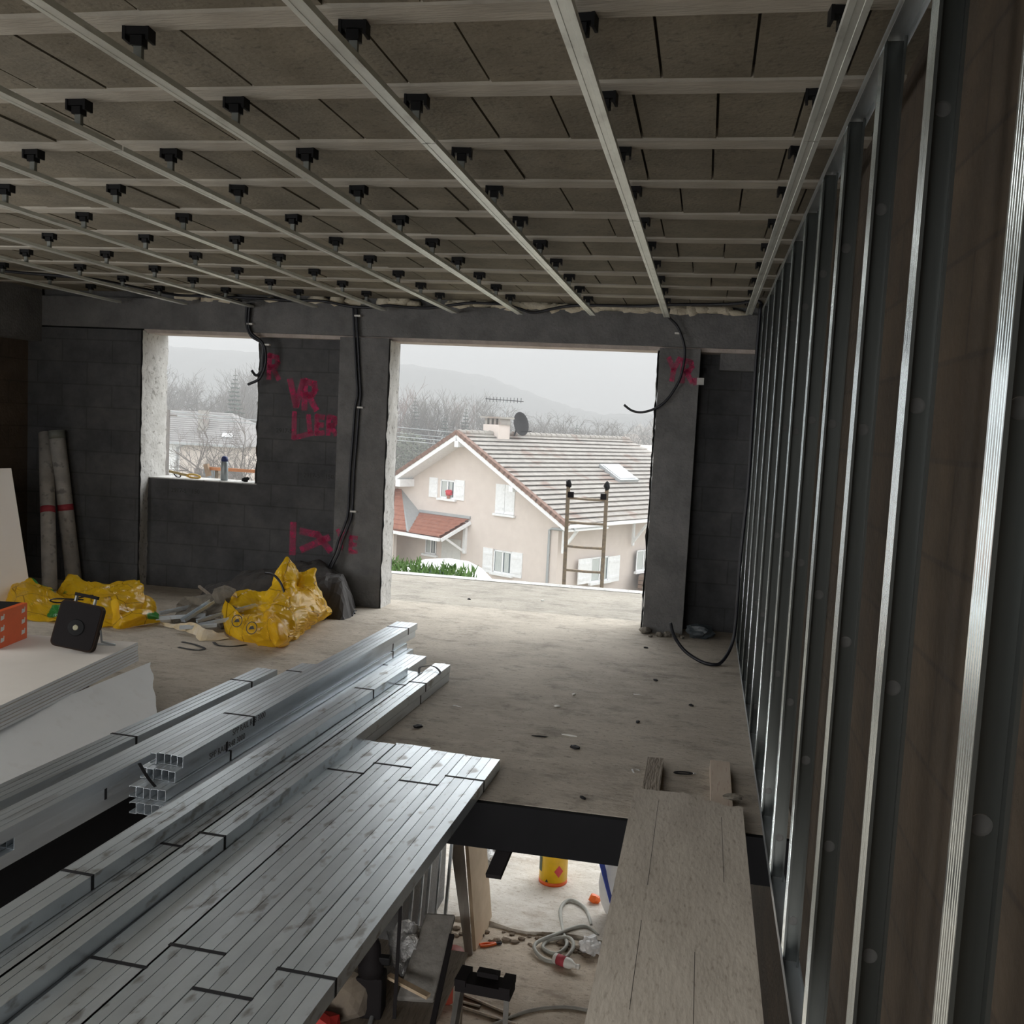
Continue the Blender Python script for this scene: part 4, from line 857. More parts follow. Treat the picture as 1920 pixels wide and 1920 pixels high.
bt = thing('plastic_bottle', 'small white plastic bottle with a red label lying on the floor below', 'bottle', (-.85, 7.58, ZL + .045), 1.2)
Q = Matrix.Rotation(PI / 2, 4, 'X')
MB().lathe([(.03, -.09), (.042, -.08), (.042, .06), (.018, .10), (.018, .12)], 16, Q).build('bottle_body', M_white, bt, True)
MB().lathe([(.043, -.055), (.043, .02)], 16, Q).build('label', M_red, bt, True)
MB().lathe([(.02, .12), (.02, .145)], 12, Q).build('cap', M_white, bt, True)
tag(MB().blob((0, 0, .06), (.09, .08, .08), 44, .5, 3, 2).build('plastic_wrap', pm('white_film', (.78, .78, .78), (.6, .6, .6), 9, .3), None, loc=(-.66, 7.85, -2.72)), 'crumpled white film beside the plank, on the floor below', 'film scrap')
tag(MB().blob((0, 0, .07), (.12, .10, .09), 48, .5, 3, 2).build('foil_wrap', M_foil, None, loc=(-1.76, 9.25, -2.69)), 'crumpled shiny wrap on the pale floor below, behind the leaning boards', 'foil scrap')
def slab4(a, b, c, d, th):
    a, b, c, d = map(Vector, (a, b, c, d)); n_ = (b - a).cross(d - a).normalized() * th; m = MB(); v = [a, b, c, d, a + n_, b + n_, c + n_, d + n_]
    return m.add(v, [(0, 1, 2, 3), (4, 7, 6, 5), (0, 4, 5, 1), (1, 5, 6, 2), (2, 6, 7, 3), (3, 7, 4, 0)])
tag(slab4((-1.585, 7.62, ZL), (-1.565, 8.15, ZL), (-1.775, 8.15, -1.0), (-1.795, 7.62, -1.0), -.03).build('plywood_sheet', M_pale), 'pale wood panel leaning under the slab edge, on the level below', 'wood panel')
tag(slab4((-1.66, 7.55, ZL), (-1.60, 7.56, ZL), (-1.86, 7.70, -1.0), (-2.02, 7.69, -1.0), .025).build('grey_board', pm('grey_board', (.40, .37, .33), (.32, .30, .27), 5, .8, stretch=(6, 1, 1))), 'narrow grey board leaning in front of the pale wood panel', 'board')
tag(slab4((-.80, 3.98, -.31), (-.735, 3.98, -.31), (-.70, 4.14, -.20), (-.765, 4.14, -.20), .03).build('dark_bracket', M_dark), 'black stub sticking out under the far edge of the hole', 'bracket')
for k in range(6):
    x, y = -2.02 + .065 * k, 6.75 + .03 * (k % 3)
    tag(MB().bar((x, y, ZL), (x + .03 + .02 * rnd.random(), y + .24, -.6), .02 if k % 2 else .012, .02).build('leaning_profile', M_galv), 'thin steel profile leaning upright below the flat bundles, %s from left' % ORD(k), 'steel profile', 'upright profiles below the hole')
op = thing('pliers', 'small orange handled tool at the foot of the pale wood panel, on the floor below', 'tool', (-1.49, 7.73, ZL + .012), .5)
for sg in (-1, 1): MB().tube(spline([(-.09, sg * .012, 0), (-.03, sg * .02, 0), (.05, sg * .004, 0)], 3), .010, 6).build('grip', plain('orange_grip', (.85, .16, .03), .5), op)
MB().box(.05, .10, -.012, .012, -.005, .006).build('jaw', M_dark, op)
m = MB()
for k in range(60):
    x = rnd.uniform(-2.0, -.55); q = rnd.uniform(.012, .04); yc = 7.93 - .10 * (x + 1.2) ** 2 + rnd.uniform(-.12, .05)
    m.blob((x, yc, ZL + q * .25), (q * 1.3, q, q * .55), k, .5, 1, 2)
tag(m.build('soil_clods', pm('dark_soil', (.24, .185, .135), (.15, .115, .085), 9, .95)), 'dark crumbled soil along the broken slab edge, on the level below', 'soil', None, 'stuff')
# step ladder
sl = thing('step_ladder', 'black topped step ladder standing on the floor below the hole', 'step ladder', (-1.05, 5.35, ZL), -.05)
H = 1.12
m = MB().box(-.165, .165, -.06, .07, H - .06, H).box(-.165, -.10, -.075, .085, H - .02, H + .022).box(.10, .165, -.075, .085, H - .02, H + .022).box(-.06, .07, .03, .085, H, H + .03); m.build('top_cap', M_dark, sl)
for sx_ in (-1, 1):
    MB().bar((sx_ * .14, -.03, H - .06), (sx_ * .20, -.33, 0), .03, .055).build('rail', pm('dull_aluminium', (.11, .105, .095), (.075, .07, .065), 8, .6, .3), sl)
for k in range(3):
    t = (k + 1.6) / 4.4; MB().bar((-.15 - .02 * t, -.03 - .3 * t, H - H * t), (.15 + .02 * t, -.03 - .3 * t, H - H * t), .07, .025).build('step', M_dark, sl)
for k, (a, b) in enumerate((((-1.62, 6.99, 0), (-1.14, 6.81, 0)), ((-1.59, 6.87, 0), (-1.37, 6.84, 0)), ((-1.60, 6.82, 0), (-1.06, 6.70, 0)))):
    tag(MB().tube([Vector(a) + Vector((0, 0, ZL + .012)), Vector(b) + Vector((0, 0, ZL + .012))], .012, 6).build('rebar', M_rust), 'rusty bar on the floor below, %s behind the step ladder' % ('farthest', 'short one', 'nearest')[k], 'steel bar')
tag(MB().tube(spline([(-1.40, 6.40, ZL + .012), (-1.23, 6.65, ZL + .012), (-1.12, 6.78, ZL + .012), (-1.02, 6.88, ZL + .012), (-.87, 6.97, ZL + .012), (-.65, 7.02, ZL + .012), (-.2, 6.95, ZL + .012)], 6), .012, 8).build('cable', pm('grey_cable', (.2, .19, .17), (.26, .25, .22), 8, .7), None, True), 'grey cable crossing the floor below, right of the step ladder', 'cable')
# bench with tools under the bundles
tb = thing('work_bench', 'rough work bench under the flat bundles carrying tools and sacks', 'bench', (-1.72, 5.75, ZL))
MB().box(-.42, .35, -.75, .55, .70, .73).build('bench_top', M_wood, tb)
for a in (-.38, .31):
    for b in (-.7, .5): MB().box(a - .03, a + .03, b - .03, b + .03, 0, .70).build('leg', M_wood, tb)
ZB = ZL + .731
tag(MB().blob((0, 0, .12), (.17, .15, .15), 61, .25, 3, 1.5).build('paper_sack', pm('tan_sack', (.20, .165, .125), (.15, .125, .10), 6, .85), None, loc=(-1.93, 5.42, ZB)), 'tan paper sack on the bench below, left of the dark machine', 'sack')
tag(slab4((-1.66, 5.62, ZB), (-1.43, 5.66, ZB), (-1.42, 6.1, ZB + .34), (-1.62, 6.1, ZB + .32), .05).build('cement_bag', pm('grey_paper', (.27, .255, .235), (.20, .19, .175), 6, .85, bump=.5), bevel=.012), 'grey stiff cement bag leaning on the bench below', 'sack')
tag(MB().blob((0, 0, .17), (.11, .12, .18), 66, .6, 3, 2.2).build('foil_bag', M_foil, None, loc=(-1.70, 5.95, ZB)), 'crumpled silvery bag behind the dark machine on the bench', 'bag')
mc = thing('mixer_drill', 'dark upright power tool standing on the bench below', 'power tool', (-1.78, 5.45, ZB), .1)
MB().box(-.085, .085, -.06, .09, 0, .26).build('body', M_dark, mc, bevel=.015)
MB().lathe([(.075, .26), (.08, .33), (.06, .36), (.055, .44), (.03, .50), (.015, .52)], 16).build('motor', M_dark, mc, True)
MB().box(-.17, .12, -.025, .025, .33, .38).build('grip', M_black, mc, bevel=.008)
MB().tube(spline([(-.02, .02, .48), (-.06, .02, .54), (-.05, .03, .60), (-.09, .02, .64)], 4), .005, 6).build('cord', M_white, mc)
MB().tube([(.03, -.045, .02), (.035, -.2, -.0)], .014, 8).build('spout', M_zinc, mc)
tag(MB().bar((-1.62, 5.45, ZB), (-1.66, 5.62, ZB + .62), .022, .022).build('steel_tube', M_dark), 'dark square tube standing in front of the grey cement bag', 'steel tube')
tag(MB().bar((-1.38, 5.45, ZB), (-1.38, 5.85, ZB + .36), .03, .03).build('black_bar', M_dark), 'black bar leaning on the right edge of the grey cement bag', 'bar')
tag(MB().bar((-1.72, 5.62, ZB + .16), (-1.43, 5.52, ZB + .13), .045, .02).build('wood_stick', M_pale), 'pale wood batten lying across the tools on the bench', 'batten')
tag(MB().blob((0, 0, .07), (.12, .10, .09), 71, .5, 2, 2).build('red_cloth', plain('red_cloth', (.45, .03, .025), .7), None, loc=(-1.98, 5.15, ZB)), 'crumpled red cloth at the near left of the bench', 'cloth')
tag(MB().lathe([(.09, 0), (.1, .02), (.1, .36), (.09, .38)], 20).build('red_canister', plain('red_can', (.35, .06, .035), .6), None, True, loc=(-1.62, 6.9, ZL)), 'dull red canister behind the grey cement bag, on the floor below', 'canister')

# ------------------------------------------------------------------ things on the window sill, ladder, barrier
ZS = .996
cn = thing('spray_can', 'grey aerosol can with a blue cap standing on the window sill', 'can', (-4.275, 8.26, ZS))
MB().lathe([(.030, 0), (.033, .006), (.033, .165), (.029, .172)], 24).build('can', plain('grey_can', (.30, .33, .34), .4, .5), cn, True)
MB().lathe([(.031, .172), (.031, .195), (.024, .215), (.010, .222)], 24).build('cap', plain('navy_cap', (.015, .03, .14), .45), cn, True)
sw = thing('hand_saw', 'yellow handled hand saw lying on the window sill', 'saw', (-4.66, 8.25, ZS), -.12)
MB().tube(spline([(.02, 0, .022), (.06, 0, .036), (.13, 0, .032), (.165, 0, .018), (.13, 0, .006), (.06, 0, .008), (.02, 0, .02)], 4), .009, 8).build('handle', plain('yellow_handle', (.72, .47, .12), .5), sw, True)
MB().bar((-.17, 0, .050), (.03, 0, .024), .012, .022).build('blade', pm('dull_yellow_metal', (.45, .34, .15), (.3, .24, .12), 8, .5), sw)
MB().tube(spline([(-.12, 0, .03), (-.09, 0, .004), (-.05, 0, .006), (-.045, 0, .03)], 4), .005, 6).build('trigger', M_dark, sw)
tag(MB().blob((0, 0, .018), (.03, .02, .022), 8, .6, 2, 2.5).blob((.03, 0, .03), (.018, .015, .015), 3, .4, 2, 2).build('metal_fitting', M_strap, None, loc=(-4.07, 8.25, ZS)), 'small dark metal fitting on the right end of the window sill', 'fitting')
ld = thing('ladder', 'worn metal ladder rising above the terrace edge', 'ladder', (-1.165, 10.10, -2.69))
LT = 3.72
for sx_ in (-1, 1):
    MB().bar((sx_ * .20 - .01, .32, 0), (sx_ * .20, 0, LT), .038, .028).build('rail', M_rust, ld)
    MB().blob((sx_ * .20, -.01, LT + .02), (.03, .03, .045), 9 + sx_, .5, 2, 2.5).build('black_hook', M_strap, ld)
    MB().box(sx_ * .20 + (.0 if sx_ < 0 else -.06), sx_ * .20 + (.06 if sx_ < 0 else 0), -.02, .02, LT - .12, LT - .06).build('bracket', M_dark, ld)
for k in range(13):
    z = LT - .125 - .255 * k; yy = .32 * (1 - z / LT)
    MB().tube([(-.19, yy, z), (0, yy, z - .004), (.19, yy, z)], .014, 8).build('rung', M_rust, ld)
gb = thing('guard_barrier', 'orange wooden barrier outside the left window', 'barrier', (-4.8, 10.0, 0))
MB().box(-.56, .9, -.012, .012, .965, 1.0).build('orange_board', pm('orange_timber', (.62, .27, .13), (.45, .20, .10), 6, .8), gb)
MB().bar((-.50, .03, 0), (-.47, .03, .965), .05, .04).build('post', M_wood, gb); MB().bar((.8, .03, 0), (.8, .03, .965), .05, .04).build('post', M_wood, gb)
MB().bar((-.55, -.02, .90), (-.585, -.02, 1.03), .045, .05).build('stub', pm('log_end', (.36, .26, .18), (.28, .2, .14), 8, .8), gb)

# ------------------------------------------------------------------ outside: ground, haze, houses, trees
m = MB(); gx = [-260, -120, -60, -40, -20, -8, 0, 10, 40, 140]; gy = [11.4, 14, 18, 30, 60, 100, 160, 260, 700]; gz = [-2.8, -3.1, -4.2, -5.6, -6.0, -6.5, -7, -7, -7]
vs = [(x, y, z) for y, z in zip(gy, gz) for x in gx]; n_ = len(gx)
m.add(vs, [(j * n_ + i, j * n_ + i + 1, (j + 1) * n_ + i + 1, (j + 1) * n_ + i) for j in range(len(gy) - 1) for i in range(n_ - 1)])
struct(m.build('ground', M_ground, None, True), 'sloping winter ground below the terrace')
# wooded hill
m = MB(); nx, ny = 150, 26; vs = []
import bisect
prof = [(-330, 30), (-200, 27), (-121, 24), (-105, 22.5), (-93, 21), (-80, 16.5), (-70, 13.5), (-57, 10), (-44, 7.4), (-20, 8.6), (60, 5)]
for j in range(ny + 1):
    for i in range(nx + 1):
        x = -330 + 390 * i / nx; t = j / ny; y = 250 + 190 * t
        k = bisect.bisect([p[0] for p in prof], x) - 1; k = min(max(k, 0), len(prof) - 2)
        f = (x - prof[k][0]) / (prof[k + 1][0] - prof[k][0]); h = prof[k][1] + (prof[k + 1][1] - prof[k][1]) * f
        s_ = math.sin(min(1, t / .8) * PI / 2)
        z = -8 + (h + 8) * s_ + (1.0 * noise.noise(Vector((x * .25, y * .08, 3))) + .8 * noise.noise(Vector((x * .7, y * .2, 5)))) * (.3 + t)
        vs.append((x, y, z))
m.add(vs, [(j * (nx + 1) + i, j * (nx + 1) + i + 1, (j + 1) * (nx + 1) + i + 1, (j + 1) * (nx + 1) + i) for j in range(ny) for i in range(nx)])
tag(m.build('wooded_hill', M_hill, None, True), 'long wooded hill fading into the mist on the horizon', 'hill')
# drifting haze
hm, n, l, b = nodes('winter_haze'); n.remove(b)
vsn = n.new('ShaderNodeVolumeScatter'); vsn.inputs['Density'].default_value = .0050; vsn.inputs['Color'].default_value = (.97, .985, 1, 1)
l.new(vsn.outputs[0], n['Material Output'].inputs['Volume'])
hz_ = MB().box(-420, 200, 24, 900, -30, 120).build('haze', hm); tag(hz_, 'thin winter mist hanging over the valley', 'mist', None, 'stuff')

# the beige house
PH = math.radians(29); HG = 3.4
hs = thing('house', 'beige rendered house with a pale tiled gable roof and white shutters', 'house', (-5.17, 38, -2.2 - HG), -PH)
AX, AZ, WY, RL = -6.07, 3.355, .9, 13.2
m = MB()
g0, g1 = -11.15, -1.0
def rz_(x): return HG + AZ * (1 - abs(x - AX) / 6.07)
pg = [(g0, 0), (g1, 0), (g1, rz_(g1) - .25), (AX, HG + AZ - .25), (g0, rz_(g0) - .25)]
m.prism(pg, WY, RL + 4); m.build('wall', M_render, hs)
m = MB()
NC = 20
for sd_ in (1, -1):
    for i in range(NC):
        f0, f1 = i / NC, (i + 1) / NC
        x0, x1 = AX + sd_ * 6.07 * f0, AX + sd_ * 6.10 * f1; z0, z1 = HG + AZ * (1 - f0), HG + AZ * (1 - f1)
        e0, e1 = RL + 4.2 * f0, RL + 4.2 * f1
        a, b, c, d = (x0, .12, z0 + .01), (x1, .12, z1 + .075), (x1, e1, z1 + .075), (x0, e0, z0 + .01)
        m.quad(a, b, c, d); u_ = x1 - sd_ * .09; m.quad(b, (u_, .12, z1 + .02), (u_, e1, z1 + .02), c)
m.build('roof', M_rooft, hs)
for sd_, nm in ((1, 'r'), (-1, 'l')):
    mm = MB()
    for i in range(24):
        f0, f1 = i / 24, (i + 1) / 24 + .01
        mm.bar((AX + sd_ * 6.07 * f0, .06, HG + AZ * (1 - f0) + .06), (AX + sd_ * 6.07 * f1, .06, HG + AZ * (1 - f1) + .03), .22, .16)
    mm.build('verge_tiles', M_verge, hs)
    MB().bar((AX, .02, HG + AZ - .14), (AX + sd_ * 6.12, .02, HG - .14), .06, .22).build('bargeboard', M_wpaint, hs)
    s0 = [(AX, HG + AZ - .2), (AX + sd_ * 6.07, HG - .2), (AX + sd_ * 6.07, HG - .26), (AX, HG + AZ - .26)]
    MB().prism(s0, .05, 3).build('soffit', M_wpaint, hs)
mm = MB()
for i in range(33): mm.tube([(AX, .1 + .4 * i, HG + AZ + .05), (AX, .1 + .4 * i + .42, HG + AZ + .03)], [.13, .11], 8)
mm.build('ridge_tiles', M_rooft, hs)
MB().bar((AX, -.0, HG + AZ - .45), (AX, WY, HG + AZ - .45), .22, .28).build('purlin', M_wpaint, hs)
MB().box(-9.75, -9.45, -.0, WY, rz_(-9.6) - .62, rz_(-9.6) - .28).build('purlin', M_wpaint, hs)
MB().box(-3.0, -2.8, -.0, WY, rz_(-2.9) - .5, rz_(-2.9) - .28).build('purlin', M_wpaint, hs)
MB().box(-.1, .06, .1, 14, HG - .12, HG + .02).build('gutter', M_wpaint, hs)
def shutter(x0, x1, z0, z1, y=WY, par=None, long=False):
    m = MB()
    def bx(a0, a1, t0, t1, c0, c1):
        if long: m.box(-.8 + 0 - t1 + .0, -.8 - t0, a0, a1, c0, c1) if False else m.box(-.8 + t0, -.8 + t1, a0, a1, c0, c1)
        else: m.box(a0, a1, y - t1, y - t0, c0, c1)
    bx(x0, x1, .0, .045, z0, z1); bx(x0 + .05, x1 - .05, .045, .065, z1 - .28, z1 - .18); bx(x0 + .05, x1 - .05, .045, .065, z0 + .16, z0 + .26)
    return m.build('shutter', M_wpaint, hs)
def window(x0, x1, z0, z1, nm='window', long=False):
    def bx(m, a0, a1, t0, t1, c0, c1):
        return m.box(-.8 + t0, -.8 + t1, a0, a1, c0, c1) if long else m.box(a0, a1, WY - t1, WY - t0, c0, c1)
    MB_ = MB(); f = .07
    for (a0, a1, c0, c1) in ((x0, x0 + f, z0, z1), (x1 - f, x1, z0, z1), (x0, x1, z0, z0 + f), (x0, x1, z1 - f, z1), ((x0 + x1) / 2 - .04, (x0 + x1) / 2 + .04, z0, z1)): bx(MB_, a0, a1, 0, .03, c0, c1)
    wn = MB_.build(nm, M_wpaint, hs)
    bx(MB(), x0, x1, 0.001, .012, z0, z1).build('pane', M_pane, wn)
    c = bx(MB(), x0 + .1, (x0 + x1) / 2 - .06, .012, .016, z0 + .08, z1 - .08); bx(c, (x0 + x1) / 2 + .1, x1 - .16, .012, .016, z0 + .08, z1 - .08); c.build('curtain', M_curt, wn)
    bx(MB(), x0 - .12, x1 + .12, 0, .14, z0 - .1, z0).build('sill', M_wpaint, wn)
    return wn
z = HG
shutter(-8.45, -7.93, z + .40, z + 1.29); shutter(-6.86, -6.28, z + .40, z + 1.29); wn1 = window(-7.75, -6.86, z + .42, z + 1.24)
shutter(-4.44, -3.93, z + .05, z + 1.30); shutter(-3.91, -3.38, z + .05, z + 1.30); MB().box(-4.5, -3.3, WY - .14, WY, z - .05, z + .04).build('sill', M_wpaint, hs)
shutter(-5.0, -4.45, z - 2.56, z - 1.50); shutter(-3.38, -2.80, z - 2.56, z - 1.50); window(-4.40, -3.38, z - 2.5, z - 1.52)
shutter(2.1, 3.0, z - 2.65, z - 1.58, long=True); shutter(4.3, 5.15, z - 2.75, z - 1.62, long=True); window(3.0, 4.3, z - 2.65, z - 1.58, long=True)
window(6.5, 7.7, z - 2.45, z - 1.5, long=True)
# porch
MB().prism([(0, 0), (.1, 0), (.1, .1), (0, .1)], 0, .01).build('house_number', M_wpaint, hs, loc=(-7.9, WY - .02, z - 1.2))
def tiled(quad4, name, n=6):
    a, b, c, d = map(Vector, quad4); m = MB()
    for i in range(n):
        f0, f1 = i / n, (i + 1) / n; p, q, r_, s_ = a.lerp(d, f0), b.lerp(c, f0), b.lerp(c, f1), a.lerp(d, f1); u = Vector((0, 0, .05))
        m.quad(p, q, r_ + u, s_ + u); m.quad(s_ + u, r_ + u, r_, s_)
    a2 = [x - Vector((0, 0, .12)) for x in (a, b, c, d)]; m.quad(*a2); return m.build(name, M_tiler, hs)
tiled(((-9.0, WY, z - .36), (-5.9, WY, z - .36), (-6.2, WY - 1.55, z - 1.10), (-8.1, WY - 1.55, z - 1.10)), 'porch_roof')
tiled(((-12.2, WY, z + .60), (-10.3, WY, z + .60), (-8.25, WY - 1.55, z - 1.06), (-12.5, WY - 1.55, z - 1.06)), 'porch_roof', 9)
MB().add([(-10.3, WY, z + .60), (-9.0, WY, z - .36), (-8.1, WY - 1.55, z - 1.10), (-8.25, WY - 1.55, z - 1.06)], [(0, 1, 2, 3)]).build('porch_valley', M_zinc, hs)
MB().bar((-9.0, WY - .03, z - .30), (-5.85, WY - .03, z - .30), .08, .12).build('flashing', M_zinc, hs)
MB().bar((-12.5, WY - 1.6, z - 1.17), (-6.15, WY - 1.6, z - 1.22), .1, .14).build('porch_gutter', M_wpaint, hs)
MB().bar((-6.1, WY - 1.55, z - 1.24), (-5.85, WY, z - .52), .08, .14).build('porch_rafter', M_wpaint, hs)
MB().box(-6.15, -6.0, WY - .14, WY, z - 1.9, z - .5).build('porch_post', M_wpaint, hs)
MB().bar((-6.1, WY - .05, z - 1.85), (-6.15, WY - 1.3, z - 1.15), .1, .1).build('porch_brace', M_wpaint, hs)
MB().box(-7.5, -6.35, WY - .04, WY, z - 3.2, z - 1.35).build('door', plain('pale_door', (.66, .66, .64), .5), hs)
window(-8.55, -7.85, z - 2.2, z - 1.4)
m = MB().box(-11.6, -9.2, WY - 1.4, WY - 1.2, 0, z - 1.2); m.build('porch_wall', M_render, hs)
m = MB().tube([(-1.42, WY - .06, 0), (-1.42, WY - .06, z - .35), (-1.30, WY - .06, z - .30), (-.3, WY - .06, z - .27), (.05, .6, z - .15)], .055, 8); m.build('downpipe', M_zinc, hs)
for (yy, zz) in ((.95, -.36), (6.1, -.30)):
    MB().box(-.8, -.72, yy - .07, yy + .07, z - 1.25, z - .2).bar((-.76, yy, z - 1.1), (-.1, yy, z - .25), .1, .1).build('eave_bracket', M_wpaint, hs)
# roof window and chimney
def on_roof(f, y, dz): return Vector((AX + 6.07 * f, y, HG + AZ * (1 - f) + dz))
m = MB(); a, b, c, d = on_roof(.40, 7.3, .2), on_roof(.40, 8.9, .2), on_roof(.60, 8.9, .2), on_roof(.60, 7.3, .2)
rw = slab4(a, d, c, b, -.16).build('roof_window', M_zinc, hs)
slab4(a.lerp(c, .08) + Vector((0, 0, .015)), d.lerp(b, .08) + Vector((0, 0, .015)), c.lerp(a, .08) + Vector((0, 0, .015)), b.lerp(d, .08) + Vector((0, 0, .015)), .01).build('pane', pm('sky_glass', (.55, .57, .6), (.5, .52, .55), 2, .15), rw)
ch = MB().box(AX - .55, AX + .35, 2.3, 3.1, HG + AZ - .3, HG + AZ + .45).build('chimney', M_render, hs)
m = MB()
for k in range(4): m.box(AX - .50 + .26 * k, AX - .38 + .26 * k, 2.35, 3.05, HG + AZ + .45, HG + AZ + .72)
m.box(AX - .7, AX + .5, 2.2, 3.2, HG + AZ + .72, HG + AZ + .80); m.build('chimney_cap', M_rooft, ch)
HM = Matrix.Translation((-5.17, 38, -2.2 - HG)) @ Matrix.Rotation(-PH, 4, 'Z')
dish = thing('satellite_dish', 'dark satellite dish beside the chimney of the beige house', 'satellite dish', HM @ Vector((AX + .2, 3.6, HG + AZ - .02)))
T = Euler((math.radians(78), 0, math.radians(62))).to_matrix().to_4x4(); T.translation = (.25, 0, .55)
MB().lathe([(.0, -.10), (.25, -.08), (.45, 0), (.55, .06), (.53, .06), (.43, .02), (.24, -.05), (.0, -.07)], 24, T).build('reflector', M_dark, dish, True)
MB().bar((.0, .0, 0), (.15, .05, .55), .07, .07).build('mount', M_dark, dish); MB().bar((.25, 0, .2), (.85, -.4, .25), .04, .04).build('arm', M_dark, dish)
an = thing('tv_antenna', 'rooftop aerial with many short rods above the chimney', 'aerial', HM @ Vector((AX - .15, 3.3, HG + AZ)))
MB().tube([(0, 0, 0), (0, 0, 1.55)], .02, 6).build('mast', M_zinc, an)
m = MB().bar((-.95, 0, 1.60), (.80, .1, 1.55), .03, .03)
for k in range(11): m.bar((-.9 + .16 * k, .0, 1.47), (-.9 + .16 * k, .0, 1.70), .02, .02)
m.build('boom', M_dark, an)
fp = thing('flower_pot', 'small pot of red flowers on the upper window sill of the beige house', 'flower pot', HM @ Vector((-7.15, WY - .1, z + .43)))
MB().lathe([(.06, 0), (.08, .14)], 10).build('pot', M_tiler, fp); MB().blob((0, 0, .25), (.17, .12, .14), 4, .6, 2, 3).build('flowers', plain('red_petals', (.55, .05, .07), .7), fp)
wp = thing('wood_stack', 'brown timber stack by the long side of the beige house, at the right', 'timber stack', HM @ Vector((-.35, 6.9, HG - 3.3)))
for k in range(4): MB().box(-.4, .3, -.8 + .05 * k, .9, .18 * k, .18 * k + .15).build('beam', pm('brown_beam', (.20, .13, .09), (.14, .09, .065), 5, .9), wp)
# car and hedge
car = thing('car', 'white car roof showing behind the green hedge', 'car', (-7.45, 30, -4.3), math.radians(-6))
body = [(-2.1, 0), (2.1, 0), (2.15, .45), (1.9, .75), (1.05, .85), (.55, 1.28), (.1, 1.46), (-.6, 1.50), (-1.4, 1.40), (-1.75, 1.15), (-2.1, .8)]
MB().prism(body, -.82, .82).build('body', M_carp, car, bevel=.08)
sg = [(.95, .87), (.52, 1.24), (.28, 1.34), (.20, .87)]
MB().prism(sg, -.835, .835).build('front_side_window', pm('green_glass', (.30, .40, .37), (.25, .34, .31), 3, .15), car)
MB().prism([(.1, .87), (.1, 1.34), (-1.2, 1.34), (-1.5, .95)], -.832, .832).build('rear_side_window', M_pane, car)
for a in (-1.35, 1.35): MB().lathe([(.31, -.86), (.31, .86)], 20, Matrix.Translation((a, 0, 0)) @ Q).build('wheel', M_black, car)
car.location.z = -4.30
m = MB()
for k in range(1500):
    x = rnd.uniform(-1.1, .72); y = rnd.uniform(-.25, .25); h = rnd.uniform(.05, .50) * (.75 + .35 * noise.noise(Vector((x * 3, 0, 2)))) 
    a = rnd.random() * PI; s_ = rnd.uniform(.012, .022); L = rnd.uniform(.05, .11); dx, dy = math.cos(a), math.sin(a); lx, ly = rnd.uniform(-.05, .05), rnd.uniform(-.05, .05)
    m.add([(x - dx * s_, y - dy * s_, h), (x + dx * s_, y + dy * s_, h), (x + lx + dx * s_ * .3, y + ly, h + L), (x + lx - dx * s_ * .3, y + ly, h + L)], [(0, 1, 2, 3)])
hd = m.build('hedge', M_leaf, None, loc=(-3.72, 13, -.76)); tag(hd, 'low green leafy hedge just beyond the terrace edge', 'hedge', None, 'stuff')
struct(MB().box(-6, -2.9, 12.7, 13.3, -4, -.74).build('wall_garden', M_jamb), 'white retaining wall of the planting bed below the terrace')

# second house seen through the left window
h2 = thing('house', 'pale house with a hipped grey roof seen through the left window', 'house', (-32, 62, -6.2), math.radians(-4))
ZH = 5.45
MB().box(-3.6, 1.5, 0, 8, 0, ZH).build('wall', M_render, h2)
MB().box(-12, -3.6, -.0, 8, 0, ZH + .1).build('wall', M_wpaint, h2)
m = MB()
R0, R1, EZ, RZ = -10.0, -2.0, ZH, ZH + 2.2
for i in range(16):
    f0, f1 = i / 16, (i + 1) / 16
    y0, y1 = 4 - 4.6 * f0, 4 - 4.6 * f1; z0, z1 = RZ - 2.2 * f0, RZ - 2.2 * f1; a0, a1 = R1 + 3.8 * f0, R1 + 3.8 * f1
    b0, b1 = R0 - 3 * f0, R0 - 3 * f1
    m.quad((b0, y0, z0), (a0, y0, z0), (a1, y1, z1 + .05), (b1, y1, z1 + .05)); m.quad((b1, y1, z1 + .05), (a1, y1, z1 + .05), (a1, y1, z1), (b1, y1, z1))
m.add([(R1, 4, RZ), (R1 + 3.8, -.6, EZ), (R1 + 3.8, 8.6, EZ)], [(0, 1, 2)]); m.add([(R0, 4, RZ), (R1, 4, RZ), (R1 + 3.8, 8.6, EZ), (R0 - 3, 8.6, EZ)], [(0, 1, 2, 3)])
m.build('roof', pm('pale_slate', (.27, .255, .25), (.22, .21, .205), 1.5, .9), h2)
MB().bar((-4.2, -.65, EZ - .02), (1.8, -.65, EZ - .02), .14, .14).build('gutter', M_zinc, h2); MB().bar((-4.2, -.65, EZ), (-6.5, -.7, EZ + 1.1), .14, .14).build('gutter', M_zinc, h2)
MB().tube([(-3.2, -.1, EZ - .15), (-3.75, -.1, EZ - .35), (-3.75, -.1, 0)], .07, 6).build('downpipe', M_zinc, h2)
MB().box(-3.0, -2.5, 1.2, 1.8, EZ + .7, EZ + 2.3).build('chimney', M_rooft, h2)
slab4((-.6, .35, EZ + .60), (.2, .35, EZ + .60), (0, .85, EZ + .83), (-.8, .85, EZ + .83), -.06).build('roof_window', M_wpaint, h2)
for k, (x0, x1) in enumerate(((-2.4, -1.8), (-1.7, -1.15), (-1.1, -.65), (-.5, .1), (.2, .7), (.8, 1.3))):
    if k in (1, 2): MB().box(x0, x1, -.05, 0, ZH - 3.0, ZH - 1.7).build('window', M_pane, h2)
    else: MB().box(x0, x1, -.06, 0, ZH - 3.0, ZH - 1.7).build('shutter', pm('brown_shutter', (.16, .13, .13), (.2, .16, .16), 5, .8), h2)
